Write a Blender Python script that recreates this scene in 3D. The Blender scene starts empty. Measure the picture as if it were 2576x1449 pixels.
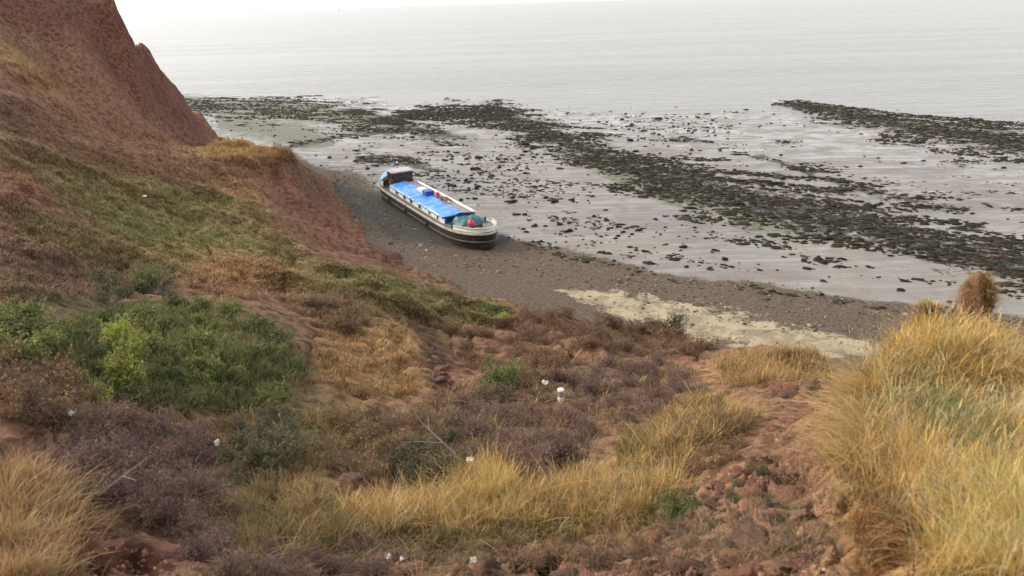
import bpy, bmesh, math, random
import numpy as np
from mathutils import Vector, Matrix

rng = np.random.default_rng(7)
random.seed(7)
scene = bpy.context.scene
C = scene.collection

# ---------------------------------------------------------------- camera
CAM_H = 20.0
PITCH = math.radians(19.67)
ROLL = math.radians(1.62)
FPX = 2576 * 28.0 / 36.0            # focal length in pixels of a 2576 px wide picture
CX, CY = 1288.0, 724.5
F0 = np.array([0.0, math.cos(PITCH), -math.sin(PITCH)])
R0 = np.array([1.0, 0.0, 0.0])
U0 = np.array([0.0, math.sin(PITCH), math.cos(PITCH)])
CR = math.cos(ROLL) * R0 - math.sin(ROLL) * U0
CU = math.sin(ROLL) * R0 + math.cos(ROLL) * U0
cam_data = bpy.data.cameras.new('camera')
cam_data.lens = 28.0
cam_data.sensor_width = 36.0
cam_data.clip_start = 0.1
cam_data.clip_end = 90000.0
cam_data.dof.use_dof = True
cam_data.dof.focus_distance = 85.0
cam_data.dof.aperture_fstop = 1.7
cam = bpy.data.objects.new('camera', cam_data)
C.objects.link(cam)
mw = Matrix.Identity(4)
for i in range(3):
    mw[i][0] = CR[i]; mw[i][1] = CU[i]; mw[i][2] = -F0[i]
mw[2][3] = CAM_H
cam.matrix_world = mw
scene.camera = cam

# ---------------------------------------------------------------- sky, sun, exposure
SUN_AZ = math.radians(-74.0)        # measured from +Y towards +X
SUN_EL = math.radians(30.0)
world = bpy.data.worlds.new('World')
scene.world = world
world.use_nodes = True
wn = world.node_tree.nodes; wl = world.node_tree.links
wn.clear()
w_out = wn.new('ShaderNodeOutputWorld')
w_bg = wn.new('ShaderNodeBackground')
w_sky = wn.new('ShaderNodeTexSky')
w_sky.sky_type = 'NISHITA'
w_sky.sun_disc = False
w_sky.sun_elevation = SUN_EL
w_sky.sun_rotation = SUN_AZ
w_sky.air_density = 1.0
w_sky.dust_density = 1.5
w_sky.ozone_density = 1.0
w_hs = wn.new('ShaderNodeHueSaturation')
w_hs.inputs['Saturation'].default_value = 0.6
wl.new(w_sky.outputs[0], w_hs.inputs['Color'])
w_mix = wn.new('ShaderNodeMix'); w_mix.data_type = 'RGBA'          # a thin even veil of high cloud over the clear sky
w_mix.inputs[0].default_value = 0.4
wl.new(w_hs.outputs[0], w_mix.inputs[6]); w_mix.inputs[7].default_value = (5.8, 5.4, 4.95, 1)
wl.new(w_mix.outputs[2], w_bg.inputs[0])
w_bg.inputs[1].default_value = 0.11
wl.new(w_bg.outputs[0], w_out.inputs[0])

sun_d = bpy.data.lights.new('sun', 'SUN')
sun_d.energy = 1.5
sun_d.angle = math.radians(25.0)
sun_d.color = (1.0, 0.90, 0.78)
sun = bpy.data.objects.new('sun', sun_d)
C.objects.link(sun)
sd = Vector((math.sin(SUN_AZ) * math.cos(SUN_EL), math.cos(SUN_AZ) * math.cos(SUN_EL), math.sin(SUN_EL)))
sun.rotation_euler = sd.to_track_quat('Z', 'Y').to_euler()
sun.location = (-60, 40, 80)

scene.view_settings.view_transform = 'Standard'
scene.view_settings.look = 'None'
scene.view_settings.exposure = 1.52
scene.view_settings.gamma = 1.0
scene.render.engine = 'CYCLES'
scene.render.resolution_x = 1024
scene.render.resolution_y = 576

# ---------------------------------------------------------------- helpers
def lin(rgb):
    a = np.asarray(rgb, float) / 255.0
    return np.where(a <= 0.04045, a / 12.92, ((a + 0.055) / 1.055) ** 2.4)

def ray(u, v):
    u = np.asarray(u, float); v = np.asarray(v, float)
    d = F0 + ((u - CX) / FPX)[..., None] * CR - ((v - CY) / FPX)[..., None] * CU
    return d

def proj(P):
    q = P - np.array([0, 0, CAM_H])
    zc = q @ F0
    zc = np.where(zc < 0.05, 0.05, zc)
    return CX + FPX * (q @ CR) / zc, CY - FPX * (q @ CU) / zc, zc

def _hash(ix, iy, s):
    h = (ix.astype(np.int64) * 374761393 + iy.astype(np.int64) * 668265263 + s * 1274126177) & 0xffffffff
    h = ((h ^ (h >> 13)) * 1274126177) & 0xffffffff
    h = h ^ (h >> 16)
    return (h & 0xffff) / 65535.0

def vnoise(x, y, s=0):
    ix = np.floor(x); iy = np.floor(y)
    fx = x - ix; fy = y - iy
    fx = fx * fx * fx * (fx * (fx * 6 - 15) + 10); fy = fy * fy * fy * (fy * (fy * 6 - 15) + 10)
    a = _hash(ix, iy, s); b = _hash(ix + 1, iy, s); c = _hash(ix, iy + 1, s); d = _hash(ix + 1, iy + 1, s)
    return (a + (b - a) * fx) * (1 - fy) + (c + (d - c) * fx) * fy - 0.5

def fbm(x, y, s=0, octv=4, gain=0.5):
    t = 0; a = 1.0; f = 1.0
    for o in range(octv):
        t = t + a * vnoise(x * f + 17.3 * o, y * f - 9.1 * o, s + o)
        a *= gain; f *= 2.03
    return t

def smooth(a, b, x):
    t = np.clip((x - a) / (b - a), 0, 1)
    return t * t * (3 - 2 * t)

def mesh_np(name, V, F, mat=None, parent=None, smooth_sh=False, col=None, attrs=None):
    """V Nx3, F list of index arrays (each MxK)."""
    me = bpy.data.meshes.new(name)
    V = np.asarray(V, np.float32)
    if not isinstance(F, (list, tuple)):
        F = [F]
    F = [np.asarray(f, np.int32) for f in F if len(f)]
    me.vertices.add(len(V)); me.vertices.foreach_set('co', V.ravel())
    nl = sum(f.size for f in F); nf = sum(len(f) for f in F)
    me.loops.add(nl); me.polygons.add(nf)
    me.loops.foreach_set('vertex_index', np.concatenate([f.ravel() for f in F]))
    tot = np.concatenate([np.full(len(f), f.shape[1], np.int32) for f in F])
    st = np.concatenate([[0], np.cumsum(tot)[:-1]]).astype(np.int32)
    me.polygons.foreach_set('loop_start', st)
    me.polygons.foreach_set('loop_total', tot)
    if smooth_sh:
        me.polygons.foreach_set('use_smooth', np.ones(nf, bool))
    me.update(calc_edges=True)
    if col is not None:
        a = me.color_attributes.new('Col', 'FLOAT_COLOR', 'POINT')
        c4 = np.ones((len(V), 4), np.float32); c4[:, :3] = col
        a.data.foreach_set('color', c4.ravel())
    if attrs:
        for k, val in attrs.items():
            a = me.attributes.new(k, 'FLOAT', 'POINT')
            a.data.foreach_set('value', np.asarray(val, np.float32))
    if mat is not None:
        me.materials.append(mat)
    o = bpy.data.objects.new(name, me)
    C.objects.link(o)
    if parent is not None:
        o.parent = parent
    return o

def grid_faces(nr, nc):
    i = np.arange(nr - 1)[:, None] * nc + np.arange(nc - 1)[None, :]
    return np.stack([i, i + 1, i + nc + 1, i + nc], -1).reshape(-1, 4)

def tag(o, label=None, cat=None, group=None, kind=None):
    if label: o['label'] = label
    if cat: o['category'] = cat
    if group: o['group'] = group
    if kind: o['kind'] = kind
    return o

def empty(name, loc=(0, 0, 0), rz=0.0):
    o = bpy.data.objects.new(name, None)
    o.empty_display_size = 0.2
    C.objects.link(o)
    o.location = loc; o.rotation_euler = (0, 0, rz)
    return o

def copy_tree(o, parent=None):
    c = o.copy(); C.objects.link(c); c.parent = parent
    for ch in o.children:
        copy_tree(ch, c)
    return c

# ---------------------------------------------------------------- material helpers
def new_mat(name):
    m = bpy.data.materials.new(name); m.use_nodes = True
    nt = m.node_tree
    b = nt.nodes['Principled BSDF']
    return m, nt, nt.nodes, nt.links, b

def nnode(nt, typ, **kw):
    n = nt.nodes.new(typ)
    for k, v in kw.items():
        if k in n.inputs: n.inputs[k].default_value = v
        else: setattr(n, k, v)
    return n

def mixc(nt, fac, a, b, mode='MIX'):
    n = nt.nodes.new('ShaderNodeMix'); n.data_type = 'RGBA'; n.blend_type = mode
    for sock, val in ((n.inputs[0], fac), (n.inputs[6], a), (n.inputs[7], b)):
        if isinstance(val, bpy.types.NodeSocket): nt.links.new(val, sock)
        elif isinstance(val, (int, float)): sock.default_value = val
        else: sock.default_value = (*val[:3], 1)
    return n.outputs[2]

def mathn(nt, op, a, b=None, c=None, clamp=False):
    n = nt.nodes.new('ShaderNodeMath'); n.operation = op; n.use_clamp = clamp
    for i, val in enumerate((a, b, c)):
        if val is None: continue
        if isinstance(val, bpy.types.NodeSocket): nt.links.new(val, n.inputs[i])
        else: n.inputs[i].default_value = val
    return n.outputs[0]

def noise(nt, scale, detail=4, rough=0.55, vec=None, dist=0.0):
    n = nt.nodes.new('ShaderNodeTexNoise')
    n.inputs['Scale'].default_value = scale; n.inputs['Detail'].default_value = detail
    n.inputs['Roughness'].default_value = rough; n.inputs['Distortion'].default_value = dist
    if vec is None:
        g = nt.nodes.new('ShaderNodeNewGeometry'); vec = g.outputs['Position']
    nt.links.new(vec, n.inputs['Vector'])
    return n.outputs[0]

def maprange(nt, v, a, b, c=0.0, d=1.0, sm=True):
    n = nt.nodes.new('ShaderNodeMapRange')
    if sm: n.interpolation_type = 'SMOOTHSTEP'
    nt.links.new(v, n.inputs[0])
    n.inputs[1].default_value = a; n.inputs[2].default_value = b
    n.inputs[3].default_value = c; n.inputs[4].default_value = d
    return n.outputs[0]

def attr(nt, name, out='Fac'):
    n = nt.nodes.new('ShaderNodeAttribute'); n.attribute_name = name
    return n.outputs[out]

def paint(name, rgb, rough=0.5, dirt=0.25, dscale=3.0, metallic=0.0, dirtcol=(70, 62, 50)):
    """weathered paint: colour with blotches of dirt and a little relief"""
    m, nt, N, L, b = new_mat(name)
    tc = N.new('ShaderNodeTexCoord')
    n1 = noise(nt, dscale, 6, 0.65, tc.outputs['Object'])
    n2 = noise(nt, dscale * 7, 3, 0.6, tc.outputs['Object'])
    base = lin(rgb)
    f = mathn(nt, 'MULTIPLY', maprange(nt, n1, 0.45, 0.75), dirt * 1.6, clamp=True)
    c1 = mixc(nt, f, base, lin(dirtcol))
    c2 = mixc(nt, maprange(nt, n2, 0.3, 0.7), mixc(nt, 0.12, c1, (0, 0, 0)), c1)
    L.new(c2, b.inputs['Base Color'])
    b.inputs['Roughness'].default_value = rough
    b.inputs['Metallic'].default_value = metallic
    bp = N.new('ShaderNodeBump'); bp.inputs['Strength'].default_value = 0.25; bp.inputs['Distance'].default_value = 0.02
    L.new(n1, bp.inputs['Height']); L.new(bp.outputs[0], b.inputs['Normal'])
    return m
# ================================================================ SETTING
# ---------------------------------------------------------------- the beach plane
def flat_hit(u, v):
    d = ray(u, v); t = -CAM_H / d[2]
    return np.array([d[0] * t, d[1] * t])
_wa = flat_hit(455, 236); _wb = flat_hit(2576, 322)
WL_P = _wb; _t = (_wb - _wa) / np.linalg.norm(_wb - _wa); WL_N = np.array([-_t[1], _t[0]])     # mean water line: a point on it, unit vector towards the sea
print('WATER LINE', _wa, _wb)

def beach_base(x, y):
    d = (WL_P[0] - x) * WL_N[0] + (WL_P[1] - y) * WL_N[1]          # metres landward of the water line
    z = 0.0105 * d
    z = np.where(d > 92, z + 0.035 * (d - 92), z)
    return np.clip(z, -2.5, 4.0)

def beach_hit(u, v, it=6):
    d = ray(u, v)
    z = np.full(np.shape(u), 0.8)
    for _ in range(it):
        t = (z - CAM_H) / d[..., 2]
        x = d[..., 0] * t; y = d[..., 1] * t
        z = beach_base(x, y)
    return np.stack([x, y, z], -1)

# ---------------------------------------------------------------- the slipped cliff: heights through known points
CP = []      # (x, y, z)
def cz(u, v, z):                      # a picture point on ground of known height
    d = ray(u, v); t = (z - CAM_H) / d[2]
    CP.append((d[0] * t, d[1] * t, z))
def cd(u, v, D, dz=0.0):              # a picture point on ground at known horizontal distance
    d = ray(u, v); t = D / math.hypot(d[0], d[1])
    CP.append((d[0] * t, d[1] * t, CAM_H + d[2] * t + dz))
def cw(x, y, z):
    CP.append((x, y, z))

# far headland: the spur that stands against the sea
for u, v, D in ((215, -8, 108), (282, 30, 111), (300, 75, 113), (350, 128, 115), (388, 142, 117), (420, 185, 119), (446, 216, 121), (456, 240, 123),
                (482, 282, 126), (512, 312, 129), (537, 342, 131)):
    cd(u, v, D)
for u, v, D in ((0, -60, 98), (100, -50, 103), (0, 30, 93), (150, 40, 99), (0, 95, 86), (120, 120, 91), (220, 100, 99), (280, 150, 103), (200, 180, 90),
                (300, 220, 96), (400, 260, 106), (440, 300, 108), (490, 330, 114), (-200, -60, 92), (-200, 60, 84), (-200, 170, 70), (-250, 400, 46),
                (-250, 700, 24), (-250, 1000, 13.5), (-250, 1449, 7.8)):
    cd(u, v, D)
# hidden seaward side of the headland
for x, y, z in ((-44, 136, -3), (-52, 134, -2), (-60, 130, 1), (-70, 128, 6), (-62, 122, 10), (-60, 140, -5), (-85, 140, 3), (-100, 130, 12), (-80, 110, 24),
                (-95, 95, 26), (-120, 110, 26), (-120, 60, 25), (-80, 60, 24), (-75, 160, -6), (-110, 165, -4), (-150, 120, 24), (-40, 160, -6),
                (-90, 20, 22), (-50, 5, 20), (-50, -30, 20), (0, -10, 19), (0, -40, 20), (40, -30, 19), (60, 0, 12), (-150, 40, 25), (-150, -60, 24), (0, -120, 22),
                (80, -60, 14), (-1, -2, 18.55), (2, -2, 18.5), (0, 0.8, 18.3), (-3, 0, 18.4), (2.6, -0.6, 18.2), (-7, 1, 18.0), (1.1, 1.66, 17.3), (1.7, 2.5, 16.8), (2.5, 2.0, 16.9), (0.2, 2.2, 17.0), (-1.2, 2.4, 16.9)):
    cw(x, y, z)
# left slopes
for u, v, D in ((0, 165, 72), (120, 200, 78), (0, 250, 62), (150, 290, 72), (280, 290, 86), (0, 400, 45), (150, 400, 54), (300, 380, 66), (430, 370, 84), (520, 365, 88),
                (600, 357, 84), (690, 378, 79), (740, 402, 76), (0, 550, 33), (150, 540, 38), (300, 520, 46), (450, 480, 56), (580, 450, 65), (660, 440, 68), (760, 430, 76),
                (0, 700, 24), (150, 690, 27), (300, 640, 35), (450, 580, 44), (600, 560, 49), (700, 560, 52), (0, 800, 19.5), (150, 850, 18.5), (300, 800, 22), (420, 720, 29),
                (450, 850, 20.5), (550, 660, 37), (650, 650, 38), (620, 740, 29), (700, 720, 34), (800, 680, 42), (880, 660, 47), (800, 620, 50),
                (620, 850, 22), (700, 950, 19.5), (300, 1000, 15.5), (450, 1040, 15.5), (600, 1050, 16), (150, 1000, 14), (0, 1000, 13), (0, 1200, 10), (150, 1200, 10.5),
                (300, 1150, 11.8), (0, 1449, 7.5), (250, 1449, 7.4), (300, 1300, 9.2), (500, 1250, 10.6), (500, 1449, 7.3), (750, 1150, 13), (750, 1300, 10), (780, 1449, 7.4)):
    cd(u, v, D)
# red face above the beach, its foot, and the toe of the slip
for u, v, z in ((796, 436, 0.9), (835, 462, 0.8), (868, 508, 0.8), (900, 560, 0.9), (925, 605, 0.9), (1000, 648, 0.9), (1080, 695, 0.9), (1160, 728, 0.9), (1230, 755, 1.0), (1296, 780, 1.0),
                (840, 540, 2.4), (760, 520, 4.2), (700, 480, 5.4), (870, 590, 2.4), (800, 570, 3.9)):
    if z <= 1.0: z = float(beach_hit(np.array(float(u)), np.array(float(v)))[2]) + 0.05
    cz(u, v, z)
for u, v, D in ((940, 690, 45), (1050, 720, 45.5), (1150, 760, 44), (1250, 790, 42.5), (1100, 800, 37), (1200, 820, 36), (960, 740, 38),
                (780, 780, 29), (850, 800, 29), (940, 800, 30), (1010, 812, 30.5), (1060, 880, 25.5), (1085, 950, 22), (900, 860, 25.5), (800, 900, 22), (950, 950, 21.5),
                (1050, 830, 33.5), (1095, 880, 30), (1130, 940, 25.5), (1150, 880, 31), (1200, 900, 30), (1300, 830, 37), (1400, 800, 40), (1500, 805, 40), (1600, 812, 40), (1680, 830, 39),
                (1300, 900, 29), (1400, 870, 33), (1550, 870, 34), (1650, 880, 34), (1730, 868, 37), (1800, 885, 36), (1900, 900, 34), (2000, 905, 31), (2080, 902, 28),
                (1250, 980, 22), (1400, 960, 24), (1550, 940, 26), (1700, 940, 26), (1850, 960, 22), (1980, 950, 22),
                (1000, 1020, 18.5), (1150, 1020, 19), (1400, 1060, 17.5), (1600, 1030, 18.5), (1750, 1030, 17), (1900, 1040, 14.5), (2000, 1010, 15.5), (2050, 960, 18.5),
                (900, 1120, 14.2), (1050, 1130, 14), (1200, 1120, 14.5), (1400, 1150, 13.2), (1550, 1120, 13.8), (1700, 1130, 12.4), (1850, 1130, 11.2),
                (900, 1250, 10.8), (1050, 1270, 10.6), (1200, 1270, 10.4), (1400, 1250, 10.6), (1550, 1240, 10.6), (1700, 1230, 10.1), (1850, 1220, 9.0), (1980, 1120, 10.9), (2030, 1080, 11.6),
                (1000, 1370, 8.8), (1200, 1380, 8.5), (1400, 1370, 8.5), (1600, 1340, 8.6), (1750, 1330, 8.0), (1900, 1320, 7.2), (2020, 1240, 8.4), (2050, 1330, 6.8),
                (1000, 1449, 7.4), (1200, 1449, 7.2), (1400, 1449, 7.1), (1600, 1449, 6.8), (1800, 1449, 6.3), (1950, 1449, 5.8), (2080, 1449, 5.4)):
    cd(u, v, D)
# near hummock of turf on the right, its top and its broken left edge
for u, v, D, dz in ((2110, 1020, 9.8, -.25), (2100, 1100, 8.7, -.22), (2130, 1210, 7.3, -.2), (2150, 1330, 6.1, -.2), (2180, 1449, 5.1, -.18), (2180, 895, 10.9, -.3), (2260, 835, 11.4, -.3), (2340, 790, 11.8, -.3),
                    (2420, 785, 11.9, -.3), (2500, 825, 11.6, -.3), (2576, 860, 11.2, -.3), (2300, 1000, 9.4, -.25), (2420, 1000, 9.2, -.25), (2560, 1000, 9.2, -.25), (2260, 1150, 7.7, -.2),
                    (2420, 1200, 7.1, -.2), (2570, 1200, 7.0, -.2), (2300, 1330, 5.9, -.2), (2450, 1400, 5.3, -.15), (2570, 1449, 4.9, -.15), (2800, 1200, 7.2, 0), (2800, 1449, 4.9, 0), (2800, 950, 10.5, 0)):
    cd(u, v, D, dz)
# hidden ground behind the hummock, falling to the beach
for x, y, z in ((8, 15.5, 10.5), (10.5, 14.5, 10), (11, 20, 7.2), (14, 24, 4.0), (20, 20, 4), (18, 28, 0.5), (25, 22, -0.5), (30, 15, 1), (34, 5, 4), (30, 24, -3), (17, 12, 9), (24, 10, 8.5),
                (14, 36, -2.5), (45, 10, -4), (60, 30, -8)):
    cw(x, y, z)
# beyond the foot the sheet dives below the beach
for u, v in ((880, 440), (960, 510), (1010, 580), (1120, 640), (1250, 690), (1400, 730), (1600, 760), (1800, 800), (2000, 850), (2200, 830), (2400, 820), (2560, 800),
             (830, 400), (780, 380), (720, 340), (600, 300), (900, 330), (1200, 480), (1600, 560), (2100, 620), (2560, 620), (1500, 330), (2300, 400)):
    d = ray(u, v); t = (0.9 - CAM_H) / d[2]
    cw(d[0] * t, d[1] * t, -2.8 if v > 420 else -4.0)
CP = np.array(CP)

KAZ = 2.6
def warp(x, y):
    D = np.maximum(np.hypot(x, y), 0.3)
    return np.stack([np.arctan2(x, y) * KAZ, np.log(D)], -1)
_cw = warp(CP[:, 0], CP[:, 1])
_r = np.sqrt(((_cw[:, None] - _cw[None]) ** 2).sum(-1) + 0.02 ** 2)
_A = np.block([[_r + 0.004 * np.eye(len(CP)), np.ones((len(CP), 1))], [np.ones((1, len(CP))), np.zeros((1, 1))]])
_w = np.linalg.solve(_A, np.append(CP[:, 2], 0))

def slope_raw(x, y):
    w = warp(x, y)
    out = np.full(len(w), _w[-1])
    for s in range(0, len(w), 40000):
        e = slice(s, s + 40000)
        r = np.sqrt(((w[e, None, 0] - _cw[None, :, 0]) ** 2 + (w[e, None, 1] - _cw[None, :, 1]) ** 2) + 0.02 ** 2)
        out[e] += r @ _w[:-1]
    return out

def slope_detail(x, y, z):
    D = np.hypot(x, y)
    n = 0.0
    n = n + 0.8 * smooth(35, 70, D) * fbm(x / 9, y / 9, 3, 3)
    n = n + 0.42 * smooth(12, 30, D) * fbm(x / 3.2, y / 3.2, 11, 3)
    n = n + 0.15 * smooth(4, 10, D) * fbm(x / 1.1, y / 1.1, 23, 4)
    n = n + 0.10 * fbm(x / 0.33, y / 0.33, 37, 3) * (0.6 + 0.9 * np.clip(vnoise(x / 2.0, y / 2.0, 5) + .4, 0, 1))
    rg = 1 - np.abs(2.2 * fbm(x / 8.0, y / 8.0, 77, 3))
    n = n + 0.75 * (np.clip(rg, 0, 1) ** 3 - 0.3) * smooth(16, 34, D) * smooth(110, 90, D)
    n = n - 0.35 * smooth(0.07, 0.0, np.abs(fbm(x / 4.5, y / 4.5, 79, 2))) * smooth(14, 26, D) * smooth(95, 80, D)
    # runnels down the headland face
    cl = smooth(75, 95, D) * smooth(-20, -32, x)
    a = (x * 0.75 + y * 0.66)
    rid = 1 - np.abs(2 * fbm(a / 5.0, z / 14.0, 51, 4))
    n = n + cl * (1.3 * (rid - 0.86) + 1.0 * fbm(x / 2.2, (y + z) / 2.2, 61, 5) + 0.5 * np.abs(fbm(a / 1.6, z / 5.0, 65, 3)) + 0.45 * fbm((x + y) / 0.9, z / 0.9, 67, 3))
    # broken ground near at hand: angular clods and crevices
    nb = smooth(14, 10, D) * smooth(3, 4.5, D)
    n = n + nb * (0.20 * np.abs(fbm(x / 0.62, y / 0.62, 91, 3)) - 0.14 * smooth(0.09, 0.0, np.abs(fbm(x / 0.8, y / 0.8, 93, 2))) + 0.05 * fbm(x / 0.14, y / 0.14, 95, 2))
    # clods and slump steps
    st = np.abs(fbm(x / 1.9, y / 1.9, 71, 2))
    n = n - 0.16 * smooth(0.08, 0.0, st) * smooth(3, 7, D) * smooth(70, 40, D)
    return n

AZ = np.concatenate([np.radians(np.linspace(-178, -46, 40))[:-1], np.radians(np.linspace(-46, 44, 520)), np.radians(np.linspace(44, 178, 40))[1:]])
LD = np.concatenate([np.log(np.linspace(0.35, 3.4, 16))[:-1], np.linspace(math.log(3.4), math.log(170.0), 560)])
_AZ, _LD = np.meshgrid(AZ, LD)
TX = np.exp(_LD) * np.sin(_AZ); TY = np.exp(_LD) * np.cos(_AZ)
TZr = slope_raw(TX.ravel(), TY.ravel()).reshape(TX.shape)
TZ = TZr + slope_detail(TX, TY, TZr)

def ground_z(x, y):
    az = np.arctan2(x, y); ld = np.log(np.maximum(np.hypot(x, y), 0.36))
    i = np.clip(np.searchsorted(AZ, az) - 1, 0, len(AZ) - 2)
    j = np.clip(np.searchsorted(LD, ld) - 1, 0, len(LD) - 2)
    fa = np.clip((az - AZ[i]) / (AZ[i + 1] - AZ[i]), 0, 1); fl = np.clip((ld - LD[j]) / (LD[j + 1] - LD[j]), 0, 1)
    return (TZ[j, i] * (1 - fa) + TZ[j, i + 1] * fa) * (1 - fl) + (TZ[j + 1, i] * (1 - fa) + TZ[j + 1, i + 1] * fa) * fl

_DS = np.exp(np.linspace(math.log(3.5), math.log(165), 900))
def ground_hit(u, v):
    """where the sight line through a picture point first meets the slope (or else the beach)"""
    u = np.atleast_1d(np.asarray(u, float)); v = np.atleast_1d(np.asarray(v, float))
    d = ray(u, v); h = np.hypot(d[:, 0], d[:, 1])
    dx = d[:, 0] / h; dy = d[:, 1] / h; dz = d[:, 2] / h
    X = dx[:, None] * _DS; Y = dy[:, None] * _DS; Z = CAM_H + dz[:, None] * _DS
    G = ground_z(X.ravel(), Y.ravel()).reshape(X.shape)
    B = beach_base(X, Y)
    below = Z < np.maximum(G, B)
    k = np.where(below.any(1), below.argmax(1), len(_DS) - 1)
    r = np.arange(len(u))
    return np.stack([X[r, k], Y[r, k], np.maximum(G, B)[r, k]], -1)

# ---- ground colours: patches of soil and turf, laid on the ground
GC = dict(redcliff=(114, 76, 69), soil=(144, 106, 86), brown=(132, 101, 80), tan=(178, 142, 98), straw=(186, 156, 100), olive=(130, 116, 78), green=(114, 118, 70),
          dkgreen=(74, 84, 56), purple=(102, 80, 76), dark=(80, 62, 52), pale=(160, 132, 114), orange=(164, 120, 86), redsoil=(134, 93, 80))
SPL = [  # u, v, ru, rv, colour, strength
    (120, 60, 300, 110, 'redcliff', 1), (330, 180, 150, 110, 'redcliff', 1), (440, 280, 80, 60, 'redcliff', .9),
    (210, 185, 110, 12, 'pale', .7), (60, 170, 90, 30, 'straw', .75), (110, 205, 60, 15, 'straw', .7), (60, 230, 120, 35, 'soil', .8),
    (200, 260, 160, 50, 'brown', .8), (0, 320, 90, 60, 'purple', .6), (330, 330, 120, 45, 'soil', .7), (600, 368, 110, 18, 'straw', .8), (680, 392, 70, 16, 'straw', .8), (640, 410, 120, 20, 'tan', .6),
    (560, 440, 140, 40, 'brown', .8), (740, 470, 110, 60, 'redsoil', .9), (800, 560, 110, 60, 'redsoil', .9), (700, 420, 60, 18, 'dark', .6), (790, 440, 40, 40, 'dark', .5),
    (200, 420, 260, 60, 'brown', .8), (450, 500, 120, 40, 'olive', .7), (60, 480, 120, 60, 'soil', .8), (20, 560, 60, 60, 'redsoil', .7), (250, 520, 200, 40, 'olive', .6), (100, 585, 40, 12, 'dark', .8),
    (420, 570, 220, 70, 'green', 1), (480, 630, 160, 40, 'green', .9), (620, 640, 120, 35, 'green', .7), (250, 660, 160, 40, 'green', .6), (200, 600, 160, 40, 'olive', .8), (330, 480, 160, 40, 'olive', .6), (540, 520, 120, 30, 'green', .6), (600, 560, 130, 40, 'olive', .7), (350, 640, 160, 40, 'olive', .8), (100, 680, 160, 50, 'purple', .6),
    (560, 680, 110, 40, 'tan', .8), (640, 670, 90, 35, 'soil', .7), (800, 700, 120, 45, 'olive', .8), (950, 700, 130, 35, 'green', .7), (700, 660, 90, 20, 'tan', .5),
    (960, 640, 100, 30, 'redcliff', .6), (1040, 660, 100, 30, 'purple', .6), (1100, 760, 150, 40, 'green', .8), (1240, 785, 40, 20, 'green', .9), (900, 760, 120, 40, 'olive', .7),
    (870, 800, 80, 30, 'dark', .8), (960, 850, 90, 50, 'tan', .9), (900, 930, 110, 60, 'tan', .75), (1020, 950, 60, 40, 'tan', .8), (1080, 850, 50, 25, 'dark', .9), (1100, 920, 40, 35, 'dark', .8),
    (1180, 930, 50, 50, 'soil', .7), (1150, 970, 50, 30, 'soil', .6), (1400, 800, 120, 20, 'redcliff', .8), (1400, 850, 180, 40, 'brown', .7), (1480, 890, 50, 30, 'soil', .7), (1650, 850, 120, 30, 'olive', .6), (1720, 910, 90, 25, 'redsoil', .7),
    (1500, 960, 200, 50, 'purple', .7), (1300, 1050, 200, 60, 'purple', .7), (1950, 930, 100, 30, 'tan', .9), (1820, 930, 80, 30, 'tan', .7), (2060, 920, 70, 22, 'soil', .8),
    (2000, 1030, 90, 70, 'soil', .9), (1900, 1100, 80, 60, 'brown', .8), (2020, 1180, 70, 100, 'redcliff', .9), (1900, 1250, 130, 90, 'soil', .7), (1900, 1400, 220, 70, 'redcliff', .85), (1990, 1330, 80, 80, 'soil', .8),
    (450, 850, 280, 90, 'dkgreen', .8), (60, 850, 80, 50, 'dkgreen', .8), (100, 960, 150, 60, 'purple', .6), (600, 1020, 200, 50, 'green', .6), (100, 1060, 120, 40, 'brown', .6),
    (350, 1150, 220, 80, 'purple', .8), (60, 1150, 110, 50, 'soil', .7), (80, 1330, 110, 110, 'tan', .9), (330, 1400, 180, 60, 'redcliff', .9), (370, 1270, 60, 50, 'redsoil', .7), (680, 1120, 150, 60, 'olive', .7),
    (850, 1080, 150, 60, 'olive', .7), (1000, 1060, 120, 40, 'olive', .5), (1250, 1130, 150, 60, 'purple', .6), (700, 1280, 160, 70, 'olive', .8), (800, 1350, 120, 50, 'tan', .6),
    (900, 1230, 70, 30, 'pale', .6), (1200, 1310, 330, 50, 'straw', .7), (1550, 1260, 170, 50, 'straw', .7), (1750, 1060, 110, 60, 'tan', .8), (1600, 1150, 100, 50, 'tan', .6), (1200, 1385, 300, 25, 'dark', .6), (1450, 1410, 150, 30, 'soil', .6),
    (900, 1420, 260, 40, 'purple', .6), (1300, 1440, 120, 20, 'redsoil', .6), (1600, 1420, 200, 40, 'redsoil', .8), (1700, 1330, 60, 50, 'dark', .5),
    (2300, 1100, 230, 260, 'straw', .9), (2450, 1300, 180, 200, 'straw', .9), (2190, 1320, 75, 130, 'orange', .95), (2280, 1400, 110, 60, 'orange', .9),
]
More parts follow.
